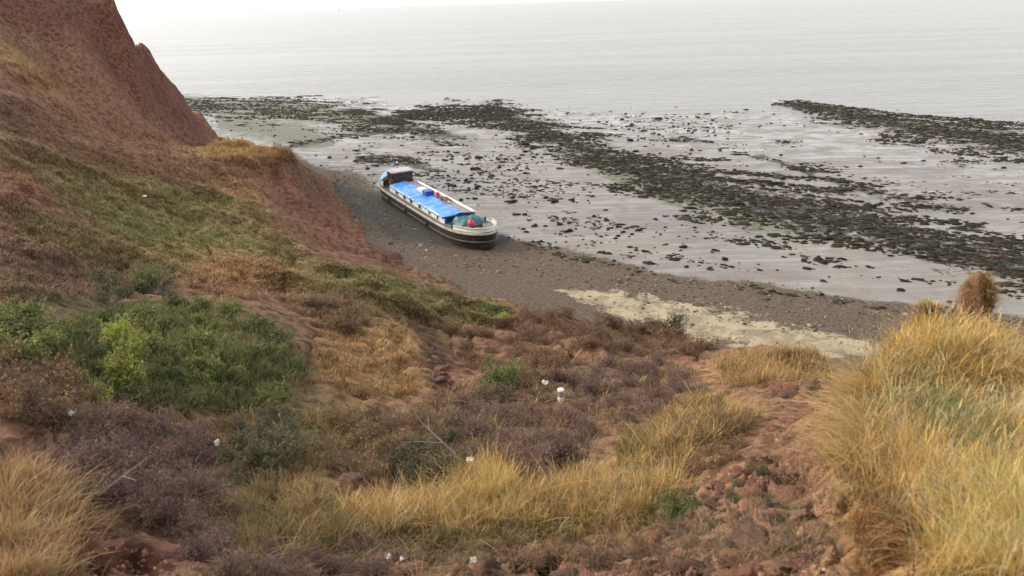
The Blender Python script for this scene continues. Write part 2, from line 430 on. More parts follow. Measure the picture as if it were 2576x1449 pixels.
def splat_colors(X, Y, Z):
    w = warp(X, Y)
    nx = fbm(X * 0.9, Y * 0.9, 81, 3); ny = fbm(X * 0.9 + 50, Y * 0.9, 85, 3)
    mx = fbm(X / 7, Y / 7, 87, 2); my = fbm(X / 7 + 40, Y / 7, 89, 2)
    col = np.tile(lin(GC['brown']), (len(X), 1))
    us = np.array([s[0] for s in SPL], float); vs = np.array([s[1] for s in SPL], float)
    rv = np.array([s[3] for s in SPL], float)
    c = ground_hit(us, vs); a = ground_hit(us, vs - rv); b = ground_hit(us, vs + rv)
    wc = warp(c[:, 0], c[:, 1])
    rl = np.clip(np.abs(warp(a[:, 0], a[:, 1])[:, 1] - warp(b[:, 0], b[:, 1])[:, 1]) / 2, 0.02, 0.55)
    for i, s in enumerate(SPL):
        ra = s[2] / FPX * KAZ
        da = (w[:, 0] - wc[i, 0]) / ra + 0.45 * nx + 0.5 * mx; dl = (w[:, 1] - wc[i, 1]) / rl[i] + 0.45 * ny + 0.5 * my
        k = (s[5] * np.exp(-(da * da + dl * dl) ** 1.4 * 0.9))[:, None]
        col = col * (1 - k) + lin(GC[s[4]]) * k
    return col

def slope_material():
    m, nt, N, L, b = new_mat('slipped_clay_and_turf')
    col = attr(nt, 'Col', 'Color')
    n1 = noise(nt, 0.45, 6, 0.6); n2 = noise(nt, 2.6, 8, 0.68); n3 = noise(nt, 13.0, 6, 0.7); n4 = noise(nt, 1.1, 5, 0.6, dist=0.6)
    c = mixc(nt, mathn(nt, 'MULTIPLY', maprange(nt, n1, 0.42, 0.62), 0.4), col, mixc(nt, 0.55, col, lin((150, 118, 78))))
    c = mixc(nt, mathn(nt, 'MULTIPLY', maprange(nt, n4, 0.5, 0.66), 0.45), c, mixc(nt, 0.6, col, lin((78, 74, 50))))
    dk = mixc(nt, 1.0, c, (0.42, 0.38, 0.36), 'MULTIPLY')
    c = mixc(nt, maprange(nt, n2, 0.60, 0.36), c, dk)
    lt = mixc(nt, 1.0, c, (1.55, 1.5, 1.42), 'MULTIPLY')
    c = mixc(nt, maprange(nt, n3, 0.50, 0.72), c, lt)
    L.new(c, b.inputs['Base Color'])
    b.inputs['Roughness'].default_value = 0.95
    b.inputs['Specular IOR Level'].default_value = 0.15
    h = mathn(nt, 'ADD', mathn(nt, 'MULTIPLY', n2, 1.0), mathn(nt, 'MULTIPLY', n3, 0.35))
    bp = N.new('ShaderNodeBump'); bp.inputs['Strength'].default_value = 0.8; bp.inputs['Distance'].default_value = 0.22
    L.new(h, bp.inputs['Height']); L.new(bp.outputs[0], b.inputs['Normal'])
    return m
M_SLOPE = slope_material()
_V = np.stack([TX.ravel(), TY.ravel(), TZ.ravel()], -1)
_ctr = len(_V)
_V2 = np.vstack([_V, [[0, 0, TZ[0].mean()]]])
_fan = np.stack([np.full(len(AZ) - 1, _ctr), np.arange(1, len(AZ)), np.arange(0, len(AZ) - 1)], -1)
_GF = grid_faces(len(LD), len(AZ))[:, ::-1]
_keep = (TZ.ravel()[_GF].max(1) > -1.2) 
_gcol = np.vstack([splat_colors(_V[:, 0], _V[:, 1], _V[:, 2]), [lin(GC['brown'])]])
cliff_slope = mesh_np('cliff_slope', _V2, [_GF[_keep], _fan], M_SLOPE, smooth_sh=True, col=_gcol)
tag(cliff_slope, kind='structure')

# ---------------------------------------------------------------- beach
def band(u, v, pts):
    """signed cover of a strip given by (u, v, half thickness) along its middle: 1 in the middle, 0 at the rim"""
    p = np.array(pts, float)
    c = np.interp(u, p[:, 0], p[:, 1]); t = np.interp(u, p[:, 0], p[:, 2])
    m = 1 - np.abs(v - c) / t
    return np.where((u < p[0, 0] - 15) | (u > p[-1, 0] + 15), -9, m)

BAND_A = [(1000, 300, 10), (1060, 284, 14), (1150, 282, 18), (1250, 295, 28), (1400, 348, 30), (1550, 408, 34), (1700, 455, 46), (1850, 500, 60), (2000, 535, 62), (2150, 560, 52), (2300, 605, 46), (2400, 640, 50), (2500, 660, 52), (2620, 690, 56), (2900, 770, 60)]
BAND_B = [(1955, 262, 5), (2020, 268, 12), (2120, 288, 19), (2250, 312, 26), (2400, 336, 32), (2600, 362, 36), (2900, 400, 36)]
BAND_D = [(1860, 385, 4), (1950, 405, 9), (2050, 440, 13), (2200, 487, 18), (2330, 515, 16), (2430, 525, 10)]
BAND_C = [(440, 262, 22), (560, 268, 26), (700, 278, 30), (820, 288, 28), (920, 298, 24), (1000, 312, 14)]
BAND_E = [(880, 279, 6), (960, 296, 12), (1010, 318, 20), (1100, 338, 24), (1160, 350, 10)]
BAND_H = [(740, 362, 6), (820, 348, 6), (900, 336, 8), (1000, 330, 12)]
BAND_F = [(905, 400, 14), (960, 402, 20), (1040, 414, 18), (1100, 430, 8)]            # dark weed above the stern
BAND_G = [(820, 450, 30), (900, 490, 60), (980, 545, 62), (1100, 605, 46), (1230, 608, 24), (1300, 614, 16), (1500, 655, 20), (1700, 705, 18), (2000, 745, 18), (2300, 785, 18), (2600, 820, 22)]   # shingle
BAND_G2 = [(700, 380, 20), (780, 430, 24), (860, 505, 30), (960, 600, 30), (1100, 640, 30), (1300, 650, 42), (1500, 690, 44), (1700, 725, 40), (1900, 762, 44), (2100, 798, 44), (2300, 822, 40), (2600, 850, 34)]
BAND_S = [(1400, 730, 3), (1450, 742, 18), (1550, 762, 36), (1700, 798, 48), (1900, 842, 50), (2100, 868, 32), (2220, 884, 18)]

bx = np.concatenate([np.linspace(-150, -75, 60)[:-1], np.linspace(-75, 80, 270), np.linspace(80, 130, 40)[1:]])
by = np.concatenate([np.linspace(-10, 25, 20)[:-1], np.linspace(25, 110, 190), np.linspace(110, 235, 180)[1:]])
BX, BY = np.meshgrid(bx, by)
def beach_z(x, y):
    z = beach_base(x, y)
    P = np.stack([x, y, z], -1)
    u, v, _ = proj(P.reshape(-1, 3)); u = u.reshape(x.shape); v = v.reshape(x.shape)
    up = np.maximum.reduce([band(u, v, BAND_A), band(u, v, BAND_B), band(u, v, BAND_C), band(u, v, BAND_E)])
    z = z + 0.2 * smooth(-0.3, 0.6, up) + 0.22 * smooth(-0.4, 0.3, band(u, v, BAND_B))                              # rocky weed ledges stand a little proud
    z = z + 0.16 * fbm(x / 11, y / 11, 101, 3) + 0.05 * fbm(x / 2.2, y / 2.2, 111, 3)
    return z
BZ = beach_z(BX, BY)
bu, bv, _ = proj(np.stack([BX, BY, BZ], -1).reshape(-1, 3))
wob = 14 * fbm(BX / 6, BY / 6, 121, 4).ravel()
wv = bv + wob * 0.8
A_weed = np.maximum.reduce([band(bu, wv, BAND_A), band(bu, wv, BAND_B), band(bu, wv, BAND_E), band(bu, wv, BAND_D) - .25, band(bu, wv, BAND_F), band(bu, wv, BAND_H)])
A_alga = np.maximum.reduce([band(bu, wv, BAND_C), band(bu, wv, [(1400, 380, 10), (1480, 415, 25), (1650, 480, 40), (1800, 520, 40), (1900, 560, 40), (2100, 590, 30)]) - .2, band(bu, wv, [(560, 300, 30), (760, 345, 40), (830, 360, 12)])])
_g2 = np.array(BAND_G2, float)
A_shin = np.maximum.reduce([band(bu, wv, BAND_G), band(bu, wv, BAND_G2), np.clip((wv - np.interp(bu, _g2[:, 0], _g2[:, 1])) / 40.0, -1, 1)])
A_sand = band(bu, wv, BAND_S)
A_dark = band(bu, wv, [(830, 470, 14), (930, 520, 45), (1000, 560, 60), (1100, 590, 36), (1200, 616, 22), (1280, 600, 14)])  # dark weedy shingle beside the barge, with the shadow around it painted in

def beach_material():
    m, nt, N, L, b = new_mat('tidal_mud_shingle_and_sand')
    n1 = noise(nt, 0.09, 5, 0.6); n2 = noise(nt, 0.8, 8, 0.65, dist=0.4); n3 = noise(nt, 4.5, 6, 0.7); n4 = noise(nt, 0.25, 6, 0.62, dist=1.2)
    n5 = noise(nt, 2.0, 3, 0.6)
    mud = mixc(nt, maprange(nt, n1, 0.4, 0.62), lin((112, 105, 100)), lin((122, 115, 105)))
    mud = mixc(nt, mathn(nt, 'MULTIPLY', maprange(nt, n4, 0.52, 0.68), 0.5), mud, lin((100, 100, 90)))
    gpos = N.new('ShaderNodeNewGeometry'); mpp = N.new('ShaderNodeMapping'); mpp.inputs['Rotation'].default_value = (0, 0, math.radians(31)); mpp.inputs['Scale'].default_value = (0.12, 1.0, 1.0)
    L.new(gpos.outputs['Position'], mpp.inputs['Vector'])
    ns = noise(nt, 0.9, 7, 0.7, mpp.outputs[0], 0.8)                     # drainage streaks along the shore
    mud = mixc(nt, mathn(nt, 'MULTIPLY', maprange(nt, ns, 0.50, 0.66), 0.35), mud, lin((98, 95, 88)))
    mud = mixc(nt, mathn(nt, 'MULTIPLY', maprange(nt, ns, 0.46, 0.34), 0.28), mud, lin((158, 150, 142)))
    mud = mixc(nt, mathn(nt, 'MULTIPLY', maprange(nt, n3, 0.5, 0.75), 0.35), mud, lin((152, 142, 134)))
    def mask(name, k=2.6, lo=0.0, hi=0.35):
        a = attr(nt, name)
        s = mathn(nt, 'ADD', a, mathn(nt, 'MULTIPLY', mathn(nt, 'SUBTRACT', n2, 0.5), k))
        s = mathn(nt, 'ADD', s, mathn(nt, 'MULTIPLY', mathn(nt, 'SUBTRACT', n3, 0.5), k * 0.5))
        return maprange(nt, s, lo, hi)
    alga = mask('alga', 2.4, 0.0, 0.5)
    shin = mask('shin', 1.6, 0.0, 0.4)
    sand = mask('sand', 2.6, 0.0, 0.5)
    weed = mask('weed', 5.0, 0.15, 0.6)
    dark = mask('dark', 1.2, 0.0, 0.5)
    c = mixc(nt, mathn(nt, 'MULTIPLY', alga, 0.9), mud, mixc(nt, maprange(nt, n5, 0.4, 0.6), lin((76, 84, 62)), lin((102, 102, 82))))
    sh = mixc(nt, maprange(nt, n3, 0.36, 0.66), lin((56, 45, 34)), lin((100, 82, 62)))
    c = mixc(nt, shin, c, sh)
    sa = mixc(nt, maprange(nt, n2, 0.42, 0.58), lin((130, 117, 94)), lin((160, 146, 118)))
    sa = mixc(nt, maprange(nt, n3, 0.54, 0.66), sa, lin((120, 104, 80)))
    c = mixc(nt, sand, c, sa)
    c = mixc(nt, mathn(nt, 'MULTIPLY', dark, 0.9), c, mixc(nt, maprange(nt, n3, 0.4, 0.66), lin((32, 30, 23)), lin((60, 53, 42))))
    c = mixc(nt, weed, c, mixc(nt, maprange(nt, n3, 0.4, 0.65), lin((34, 32, 27)), lin((62, 58, 45))))
    L.new(c, b.inputs['Base Color'])
    dry = mathn(nt, 'MAXIMUM', mathn(nt, 'MAXIMUM', shin, sand), mathn(nt, 'MAXIMUM', weed, mathn(nt, 'MULTIPLY', alga, 0.6)))
    wet = mathn(nt, 'MULTIPLY', maprange(nt, n4, 0.40, 0.60, 0.50, 0.24), maprange(nt, ns, 0.36, 0.56, 0.55, 1.25))
    # the upper shore has drained, the lower shore still holds a film of water
    hgt = N.new('ShaderNodeSeparateXYZ'); g = N.new('ShaderNodeNewGeometry'); L.new(g.outputs['Position'], hgt.inputs[0])
    low = maprange(nt, hgt.outputs[2], 0.15, 0.62, 0.0, 0.14)
    wet = mathn(nt, 'ADD', wet, low)
    r = N.new('ShaderNodeMix'); r.data_type = 'FLOAT'
    L.new(dry, r.inputs[0]); L.new(wet, r.inputs[2]); r.inputs[3].default_value = 0.85
    L.new(r.outputs[0], b.inputs['Roughness'])
    b.inputs['Specular IOR Level'].default_value = 0.5
    h = mathn(nt, 'ADD', mathn(nt, 'MULTIPLY', n3, mathn(nt, 'ADD', mathn(nt, 'MULTIPLY', dry, 0.9), 0.06)), mathn(nt, 'MULTIPLY', n2, 0.12))
    bp = N.new('ShaderNodeBump'); bp.inputs['Strength'].default_value = 0.7; bp.inputs['Distance'].default_value = 0.12
    L.new(h, bp.inputs['Height']); L.new(bp.outputs[0], b.inputs['Normal'])
    return m
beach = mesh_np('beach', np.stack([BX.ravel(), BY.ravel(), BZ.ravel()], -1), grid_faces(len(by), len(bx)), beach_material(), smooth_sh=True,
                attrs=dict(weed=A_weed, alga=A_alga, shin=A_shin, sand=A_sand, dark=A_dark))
tag(beach, kind='structure')

# ---------------------------------------------------------------- sea
def sea_material():
    m, nt, N, L, b = new_mat('calm_estuary_water')
    b.inputs['Base Color'].default_value = (*lin((106, 102, 98)), 1)
    b.inputs['Roughness'].default_value = 0.21
    b.inputs['IOR'].default_value = 1.333
    g = N.new('ShaderNodeNewGeometry')
    mp = N.new('ShaderNodeMapping'); mp.inputs['Rotation'].default_value = (0, 0, math.radians(20)); mp.inputs['Scale'].default_value = (0.16, 1.0, 1.0)
    L.new(g.outputs['Position'], mp.inputs['Vector'])
    n1 = noise(nt, 0.35, 3, 0.5, mp.outputs[0], 0.5); n2 = noise(nt, 1.3, 3, 0.5, mp.outputs[0], 0.3)
    n3 = noise(nt, 0.03, 3, 0.5, mp.outputs[0])
    h = mathn(nt, 'ADD', mathn(nt, 'MULTIPLY', n1, 0.8), mathn(nt, 'MULTIPLY', n2, 0.5))
    bp = N.new('ShaderNodeBump'); bp.inputs['Distance'].default_value = 0.7
    L.new(maprange(nt, n3, 0.35, 0.65, 0.5, 1.0), bp.inputs['Strength'])
    L.new(h, bp.inputs['Height']); L.new(bp.outputs[0], b.inputs['Normal'])
    return m
_sa = np.radians(np.linspace(-180, 180, 97))[:-1]; _sr = np.array([30, 120, 400, 1500, 6000, 20000, 70000.0])
_SA, _SR = np.meshgrid(_sa, _sr)
_sv = np.stack([_SR * np.sin(_SA), 90 + _SR * np.cos(_SA), np.zeros_like(_SA)], -1).reshape(-1, 3)
_n = len(_sa); _q = []
for j in range(len(_sr) - 1):
    i = np.arange(_n); _q.append(np.stack([j * _n + i, (j + 1) * _n + i, (j + 1) * _n + (i + 1) % _n, j * _n + (i + 1) % _n], -1))
sea = mesh_np('sea', np.vstack([_sv, [[0, 90, 0]]]), [np.vstack(_q), np.stack([np.full(_n, len(_sv)), np.arange(_n), (np.arange(_n) + 1) % _n], -1)], sea_material())
tag(sea, kind='structure')
# ================================================================ THE BARGE
def bm_obj(name, bm, mat, parent=None, smooth_sh=False):
    me = bpy.data.meshes.new(name)
    bmesh.ops.recalc_face_normals(bm, faces=bm.faces[:])
    bm.to_mesh(me); bm.free()
    if smooth_sh:
        for p in me.polygons: p.use_smooth = True
    me.materials.append(mat)
    o = bpy.data.objects.new(name, me); C.objects.link(o)
    if parent is not None: o.parent = parent
    return o

def add_box(bm, c, s, bev=0.0, rot=None):
    r = bmesh.ops.create_cube(bm, size=1.0)
    vs = r['verts']
    bmesh.ops.scale(bm, verts=vs, vec=s)
    if bev > 0:
        es = list({e for v in vs for e in v.link_edges})
        g = bmesh.ops.bevel(bm, geom=es, offset=bev, segments=1, affect='EDGES')
        vs = list({v for f in g['faces'] for v in f.verts} | {v for v in vs if v.is_valid})
    if rot is not None:
        bmesh.ops.rotate(bm, verts=vs, cent=(0, 0, 0), matrix=rot)
    bmesh.ops.translate(bm, verts=vs, vec=c)
    return vs

def box(name, c, s, mat, parent, bev=0.0, rot=None):
    bm = bmesh.new(); add_box(bm, c, s, bev, rot)
    return bm_obj(name, bm, mat, parent)

def tube(bm, pts, rad, n=6, cap=True):
    """tapered tube along points"""
    pts = [Vector(p) for p in pts]
    rings = []
    for i, p in enumerate(pts):
        t = (pts[min(i + 1, len(pts) - 1)] - pts[max(i - 1, 0)]).normalized()
        a = t.cross(Vector((0, 0, 1)) if abs(t.z) < 0.9 else Vector((1, 0, 0))).normalized(); b = t.cross(a)
        r = rad[i] if hasattr(rad, '__len__') else rad
        rings.append([bm.verts.new(p + a * math.cos(k * 2 * math.pi / n) * r + b * math.sin(k * 2 * math.pi / n) * r) for k in range(n)])
    for i in range(len(rings) - 1):
        for k in range(n):
            bm.faces.new((rings[i][k], rings[i][(k + 1) % n], rings[i + 1][(k + 1) % n], rings[i + 1][k]))
    if cap:
        bm.faces.new(rings[0]); bm.faces.new(rings[-1])

M_HULL = paint('black_hull_paint', (34, 32, 30), 0.6, 0.55, 1.6, dirtcol=(86, 74, 58))
M_WHITE = paint('weathered_white_paint', (232, 230, 218), 0.5, 0.14, 2.0, dirtcol=(120, 110, 92))
M_STRAKE = paint('white_rubbing_strake_paint', (184, 180, 168), 0.55, 0.5, 1.6, dirtcol=(112, 104, 92))
M_DIRTY = paint('scuffed_grey_strake', (104, 98, 88), 0.7, 0.5, 1.4)
M_BLUE = paint('blue_tarpaulin', (72, 140, 214), 0.4, 0.6, 0.5, dirtcol=(150, 196, 224))
M_PALEBLUE = paint('pale_blue_canvas', (128, 166, 204), 0.6, 0.25, 1.5, dirtcol=(180, 194, 204))
M_DKBLUE = paint('deep_blue_paint', (34, 72, 158), 0.45, 0.15, 2.0)
M_TEAL = paint('teal_tarpaulin', (30, 86, 94), 0.5, 0.25, 1.5, dirtcol=(84, 130, 128))
M_DECK = paint('grey_deck_paint', (118, 110, 106), 0.7, 0.35, 1.8)
M_SIDEDK = paint('olive_grey_side_deck', (96, 94, 80), 0.7, 0.3, 1.8)
M_ROOFGR = paint('mauve_grey_roof_paint', (146, 136, 142), 0.7, 0.35, 1.2)
M_ROOFPALE = paint('pale_grey_roof_felt', (186, 178, 180), 0.7, 0.35, 2.0)
M_WOOD = paint('dark_brown_varnish', (66, 42, 42), 0.45, 0.25, 3.0, dirtcol=(36, 26, 26))
M_RED = paint('red_plastic', (208, 52, 76), 0.4, 0.1)
M_RUST = paint('rust_brown_paint', (124, 64, 52), 0.7, 0.4, 4.0)
M_IRON = paint('dark_iron', (54, 50, 48), 0.55, 0.4, 5.0)

def glass_mat():
    m, nt, N, L, b = new_mat('dark_cabin_glass')
    b.inputs['Base Color'].default_value = (*lin((44, 50, 48)), 1); b.inputs['Roughness'].default_value = 0.12
    return m
M_GLASS = glass_mat()

HL = 13.0; HB = 1.98
def half_w(x, k=1.0):
    if x > 7.5:
        t = min((x - 7.5) / (HL - 7.5), 1.0); f = (1 - t ** 2.5) ** 0.55
    elif x < -8.5:
        t = min((-8.5 - x) / (HL - 8.5), 1.0); f = (1 - t ** 2.3) ** 0.6
    else: f = 1.0
    return HB * f * k
def sheer(x):
    return 1.32 + 0.42 * (max(0, x - 3) / 10) ** 2 + 0.30 * (max(0, -5 - x) / 8) ** 2
XS = [-13, -12.93, -12.75, -12.4, -11.9, -11.2, -10.4, -9.4, -8.4, -6, -3, 0, 3, 6, 7.6, 8.8, 9.8, 10.7, 11.5, 12.1, 12.55, 12.82, 12.95, 13]

def outline(off=0.0):
    """gunwale loop seen from above, offset outwards"""
    pts = [(x, -half_w(x)) for x in XS] + [(x, half_w(x)) for x in reversed(XS[1:-1])]
    out = []
    n = len(pts)
    for i, (x, y) in enumerate(pts):
        a = pts[i - 1]; b = pts[(i + 1) % n]
        t = Vector((b[0] - a[0], b[1] - a[1])).normalized()
        out.append((x + t.y * off, y - t.x * off))
    return pts, out

def hoop(name, mat, parent, z0, z1, o0, o1, x_from=-99, x_to=99):
    """a rail or plating of constant section following the gunwale; z relative to the sheer"""
    _, pi = outline(o0); base, po = outline(o1)
    bm = bmesh.new(); n = len(base)
    sel = [i for i in range(n) if x_from <= base[i][0] <= x_to]
    closed = len(sel) == n
    if not closed:                                     # start the run after the gap
        for k in range(n):
            if k in sel and (k - 1) % n not in sel: s0 = k
        sel = [(s0 + j) % n for j in range(len(sel))]
    rows = []
    for i in sel:
        s = sheer(base[i][0])
        rows.append([bm.verts.new((pi[i][0], pi[i][1], s + z0)), bm.verts.new((po[i][0], po[i][1], s + z0)), bm.verts.new((po[i][0], po[i][1], s + z1)), bm.verts.new((pi[i][0], pi[i][1], s + z1))])
    m = len(rows)
    for i in range(m if closed else m - 1):
        a = rows[i]; b = rows[(i + 1) % m]
        for k in range(4):
            bm.faces.new((a[k], a[(k + 1) % 4], b[(k + 1) % 4], b[k]))
    if not closed:
        bm.faces.new(rows[0]); bm.faces.new(rows[-1])
    return bm_obj(name, bm, mat, parent)

_ang = None
# stern and bow of the rubbing strake, read on the picture; both ends stand on the beach
P_ST = beach_hit(np.array(980.0), np.array(484.0)); P_BW = beach_hit(np.array(1233.0), np.array(631.0))
_dir = (P_BW - P_ST)[:2]; BARGE_LEN = float(np.hypot(*_dir)); BARGE_ANG = math.atan2(_dir[1], _dir[0])
_mid = (P_ST + P_BW) / 2
barge = empty('barge', (float(_mid[0]), float(_mid[1]), float(beach_z(np.array([_mid[0]]), np.array([_mid[1]]))[0]) - 0.12), BARGE_ANG)
tag(barge, 'long black hulled barge with blue roof and white cabin side, aground on the shingle', 'barge')
print('BARGE length', BARGE_LEN)
BSC = BARGE_LEN / 26.0
barge.scale = (BSC, BSC, BSC)
barge.rotation_euler = (math.radians(1.6), math.radians(0.4), BARGE_ANG)

# hull: lofted sections
bm = bmesh.new()
rows = []
for x in XS:
    w = half_w(x); s = sheer(x); r = []
    ends = min(1.0, (HL - abs(x)) / 3.0)
    prof = [(0.0, -0.45), (0.72, -0.45), (0.90, -0.3), (0.97, 0.0), (0.985, 0.4), (1.0, s)]
    full = [(-a, z) for a, z in reversed(prof)] + [(a, z) for a, z in prof[1:]]
    for a, z in full:
        k = 1.0 if z > 0.5 else (0.80 + 0.20 * ends)
        xx = x - (0.55 * (1 - (z + 0.45) / (s + 0.45)) * (1 - ends) * math.copysign(1, x))
        r.append(bm.verts.new((xx, a * w * k, z)))
    rows.append(r)
for i in range(len(rows) - 1):
    for k in range(len(rows[0]) - 1):
        try: bm.faces.new((rows[i][k], rows[i + 1][k], rows[i + 1][k + 1], rows[i][k + 1]))
        except ValueError: pass
bmesh.ops.remove_doubles(bm, verts=bm.verts, dist=0.0008)
bm_obj('hull', bm, M_HULL, barge, True)
# deck
bm = bmesh.new()
rows = [[bm.verts.new((x, f * half_w(x) * 0.995, sheer(x) - 0.03 + 0.04 * (1 - abs(f)))) for f in (-1, -0.5, 0, 0.5, 1)] for x in XS[1:-1]]
for i in range(len(rows) - 1):
    for k in range(4):
        bm.faces.new((rows[i][k], rows[i + 1][k], rows[i + 1][k + 1], rows[i][k + 1]))
bm_obj('deck', bm, M_SIDEDK, barge)
hoop('rubbing_strake', M_STRAKE, barge, -0.08, 0.06, -0.03, 0.10)
hoop('lower_strake', M_DIRTY, barge, -0.72, -0.64, -0.04, 0.06)
hoop('bow_bulwark', M_WHITE, barge, 0.13, 0.42, -0.10, -0.04, x_from=9.6)
hoop('bulwark_capping', M_STRAKE, barge, 0.423, 0.47, -0.14, 0.02, x_from=9.6)
hoop('stern_bulwark', M_WHITE, barge, 0.12, 0.50, -0.22, -0.16, x_to=-9.3)

# cabin coaming
CX0, CX1, CW = -7.85, 7.0, 1.50
CZ0, CZ1 = 1.30, 1.92
box('cabin_side', ((CX0 + CX1) / 2, -CW + 0.04, (CZ0 + CZ1) / 2), (CX1 - CX0, 0.08, CZ1 - CZ0), M_WHITE, barge)
box('cabin_side', ((CX0 + CX1) / 2, CW - 0.04, (CZ0 + CZ1) / 2), (CX1 - CX0, 0.08, CZ1 - CZ0), M_WHITE, barge)
box('cabin_end', (CX0 + 0.04, 0, (CZ0 + CZ1) / 2), (0.08, 2 * CW - 0.17, CZ1 - CZ0), M_WHITE, barge)
fe = box('cabin_front', (CX1 - 0.04, 0, (CZ0 + CZ1) / 2), (0.08, 2 * CW - 0.17, CZ1 - CZ0), M_DKBLUE, barge)
for i, y in enumerate((-0.9, 0.9)):
    w = box('front_window', (CX1 + 0.012, y, 1.72), (0.02, 0.6, 0.3), M_GLASS, fe)
for s in (-1, 1):
    for x in (-5.55, -3.25, -1.35, 1.0, 3.5, 5.5):
        ww = 0.72 if x < 2 else 0.40
        w = box('window', (x, s * (CW + 0.006), 1.60), (ww, 0.03, 0.44), M_GLASS, barge)
        bm = bmesh.new()
        for dx, dz, sx, sz in ((0, 0.245, ww + 0.12, 0.05), (0, -0.245, ww + 0.12, 0.05), (ww / 2 + 0.03, 0, 0.05, 0.44), (-ww / 2 - 0.03, 0, 0.05, 0.44)):
            add_box(bm, (x + dx, s * (CW + 0.014), 1.60 + dz), (sx, 0.05, sz))
        bm_obj('frame', bm, M_WHITE, w)
box('toe_rail', (-0.5, -CW - 0.05, CZ0 + 0.09), (14.6, 0.05, 0.07), M_STRAKE, barge)

def roof_strip(name, y0, y1, x0, x1, z, mat, thick=0.06, sag=0.03, nx=40, ny=6, edge=0.0):
    xs = np.linspace(x0, x1, nx); ys = np.linspace(y0, y1, ny)
    X, Y = np.meshgrid(xs, ys)
    Z = z + 0.16 * (1 - (Y / CW) ** 2) + sag * fbm(X * 0.9, Y * 2.0, 131, 3) - sag * 0.7 * np.abs(np.sin(X * 2.1 + 0.6 * np.sin(Y * 2))) ** 6
    if edge: Z = Z - edge * smooth(0.25, 0.0, Y - y0)
    V = np.stack([X, Y, Z], -1).reshape(-1, 3); n = len(V)
    Vb = V - [0, 0, thick]
    Ft = grid_faces(ny, nx); Fb = Ft[:, ::-1] + n
    rim = list(range(nx)) + [k * nx + nx - 1 for k in range(1, ny)] + [(ny - 1) * nx + k for k in range(nx - 2, -1, -1)] + [k * nx for k in range(ny - 2, 0, -1)]
    Fs = np.array([(rim[i], rim[i] + n, rim[(i + 1) % len(rim)] + n, rim[(i + 1) % len(rim)]) for i in range(len(rim))])
    return mesh_np(name, np.vstack([V, Vb]), [Ft, Fb, Fs], mat, barge, smooth_sh=False)
tag(roof_strip('roof_tarpaulin', -CW - 0.07, 0.28, CX0 + 0.1, CX1 + 0.05, 1.99, M_BLUE, 0.05, 0.10, 90, 14, 0.10), 'crumpled bright blue tarpaulin roof')
roof_strip('roof_deck', 0.285, 1.22, CX0 + 0.02, CX1 - 0.05, 1.92, M_ROOFGR, 0.06, 0.015)
tag(roof_strip('roof_plank', 1.225, CW + 0.08, CX0 + 0.6, CX1 + 0.1, 2.05, M_WHITE, 0.14, 0.02, 50, 4), 'long white plank along the far roof edge')
box('front_lip', (CX1 + 0.03, -0.66, 1.96), (0.12, 2.0, 0.10), M_DKBLUE, barge, 0.02)

# wheelhouse
WX0, WX1, WY, WZ0, WZ1 = -9.9, -7.95, 1.06, 1.36, 3.02
wh = box('wheelhouse', ((WX0 + WX1) / 2, 0.05, (WZ0 + WZ1) / 2), (WX1 - WX0, 2 * WY, WZ1 - WZ0), M_WOOD, barge, 0.03)
for y in (-0.72, 0.0, 0.72):
    box('window', (WX1 + 0.012, y + 0.05, 2.58), (0.03, 0.54, 0.5), M_GLASS, wh)
for x in (-9.4, -8.45):
    box('window', (x, -WY + 0.035, 2.58), (0.7, 0.03, 0.5), M_GLASS, wh)
    box('window', (x, WY + 0.065, 2.58), (0.7, 0.03, 0.5), M_GLASS, wh)
box('door', (-9.0, -WY + 0.03, 1.84), (0.66, 0.04, 0.8), M_RUST, wh)
bm = bmesh.new()
vs = add_box(bm, ((WX0 + WX1) / 2 + 0.08, 0.05, WZ1 + 0.07), (WX1 - WX0 + 0.1, 2 * WY + 0.26, 0.10), 0.03)
for v in bm.verts:
    if v.co.z > WZ1 + 0.05: v.co.z += 0.10 * (1 - ((v.co.y - 0.05) / 1.6) ** 2)
bm_obj('wheelhouse_roof', bm, M_ROOFPALE, barge)
# stern awning over hoops
bm = bmesh.new()
rows = []
for x in np.linspace(-12.72, -10.1, 9):
    w = min(half_w(x) - 0.12, 1.95)
    rows.append([bm.verts.new((x, f * w, sheer(x) + 0.52 + 0.62 * (1 - abs(f) ** 2.2) * (0.55 + 0.45 * (x + 12.72) / 2.2) + 0.03 * math.sin(7 * f + 3 * x))) for f in np.linspace(-1, 1, 11)])
for i in range(len(rows) - 1):
    for k in range(10):
        bm.faces.new((rows[i][k], rows[i + 1][k], rows[i + 1][k + 1], rows[i][k + 1]))
aw = bm_obj('stern_awning', bm, M_PALEBLUE, barge, True)
sm = aw.modifiers.new('thick', 'SOLIDIFY'); sm.thickness = 0.04
for x in (-12.2, -11.4, -10.6):
    for s in (-1, 1):
        bm = bmesh.new(); w = min(half_w(x) - 0.16, 1.9)
        tube(bm, [(x, s * w, sheer(x) - 0.02), (x, s * w * 0.99, sheer(x) + 0.56)], 0.03)
        bm_obj('stanchion', bm, M_WHITE, barge)
for x, sx in ((-11.9, 0.5), (-11.15, 0.5), (-10.1, 0.75)):
    y = -min(half_w(x) - 0.3, 1.8)
    box('side_screen', (x, y, sheer(x) + 0.32), (sx, 0.05, 0.5), M_WHITE, barge, rot=None)
bm = bmesh.new(); tube(bm, [(-12.35, 0.95, sheer(-12.35)), (-12.45, 1.0, 3.1)], [0.045, 0.03])
fl = bm_obj('stern_post', bm, M_IRON, barge)
box('lamp', (-12.45, 1.0, 3.2), (0.16, 0.16, 0.24), M_WHITE, fl, 0.04)
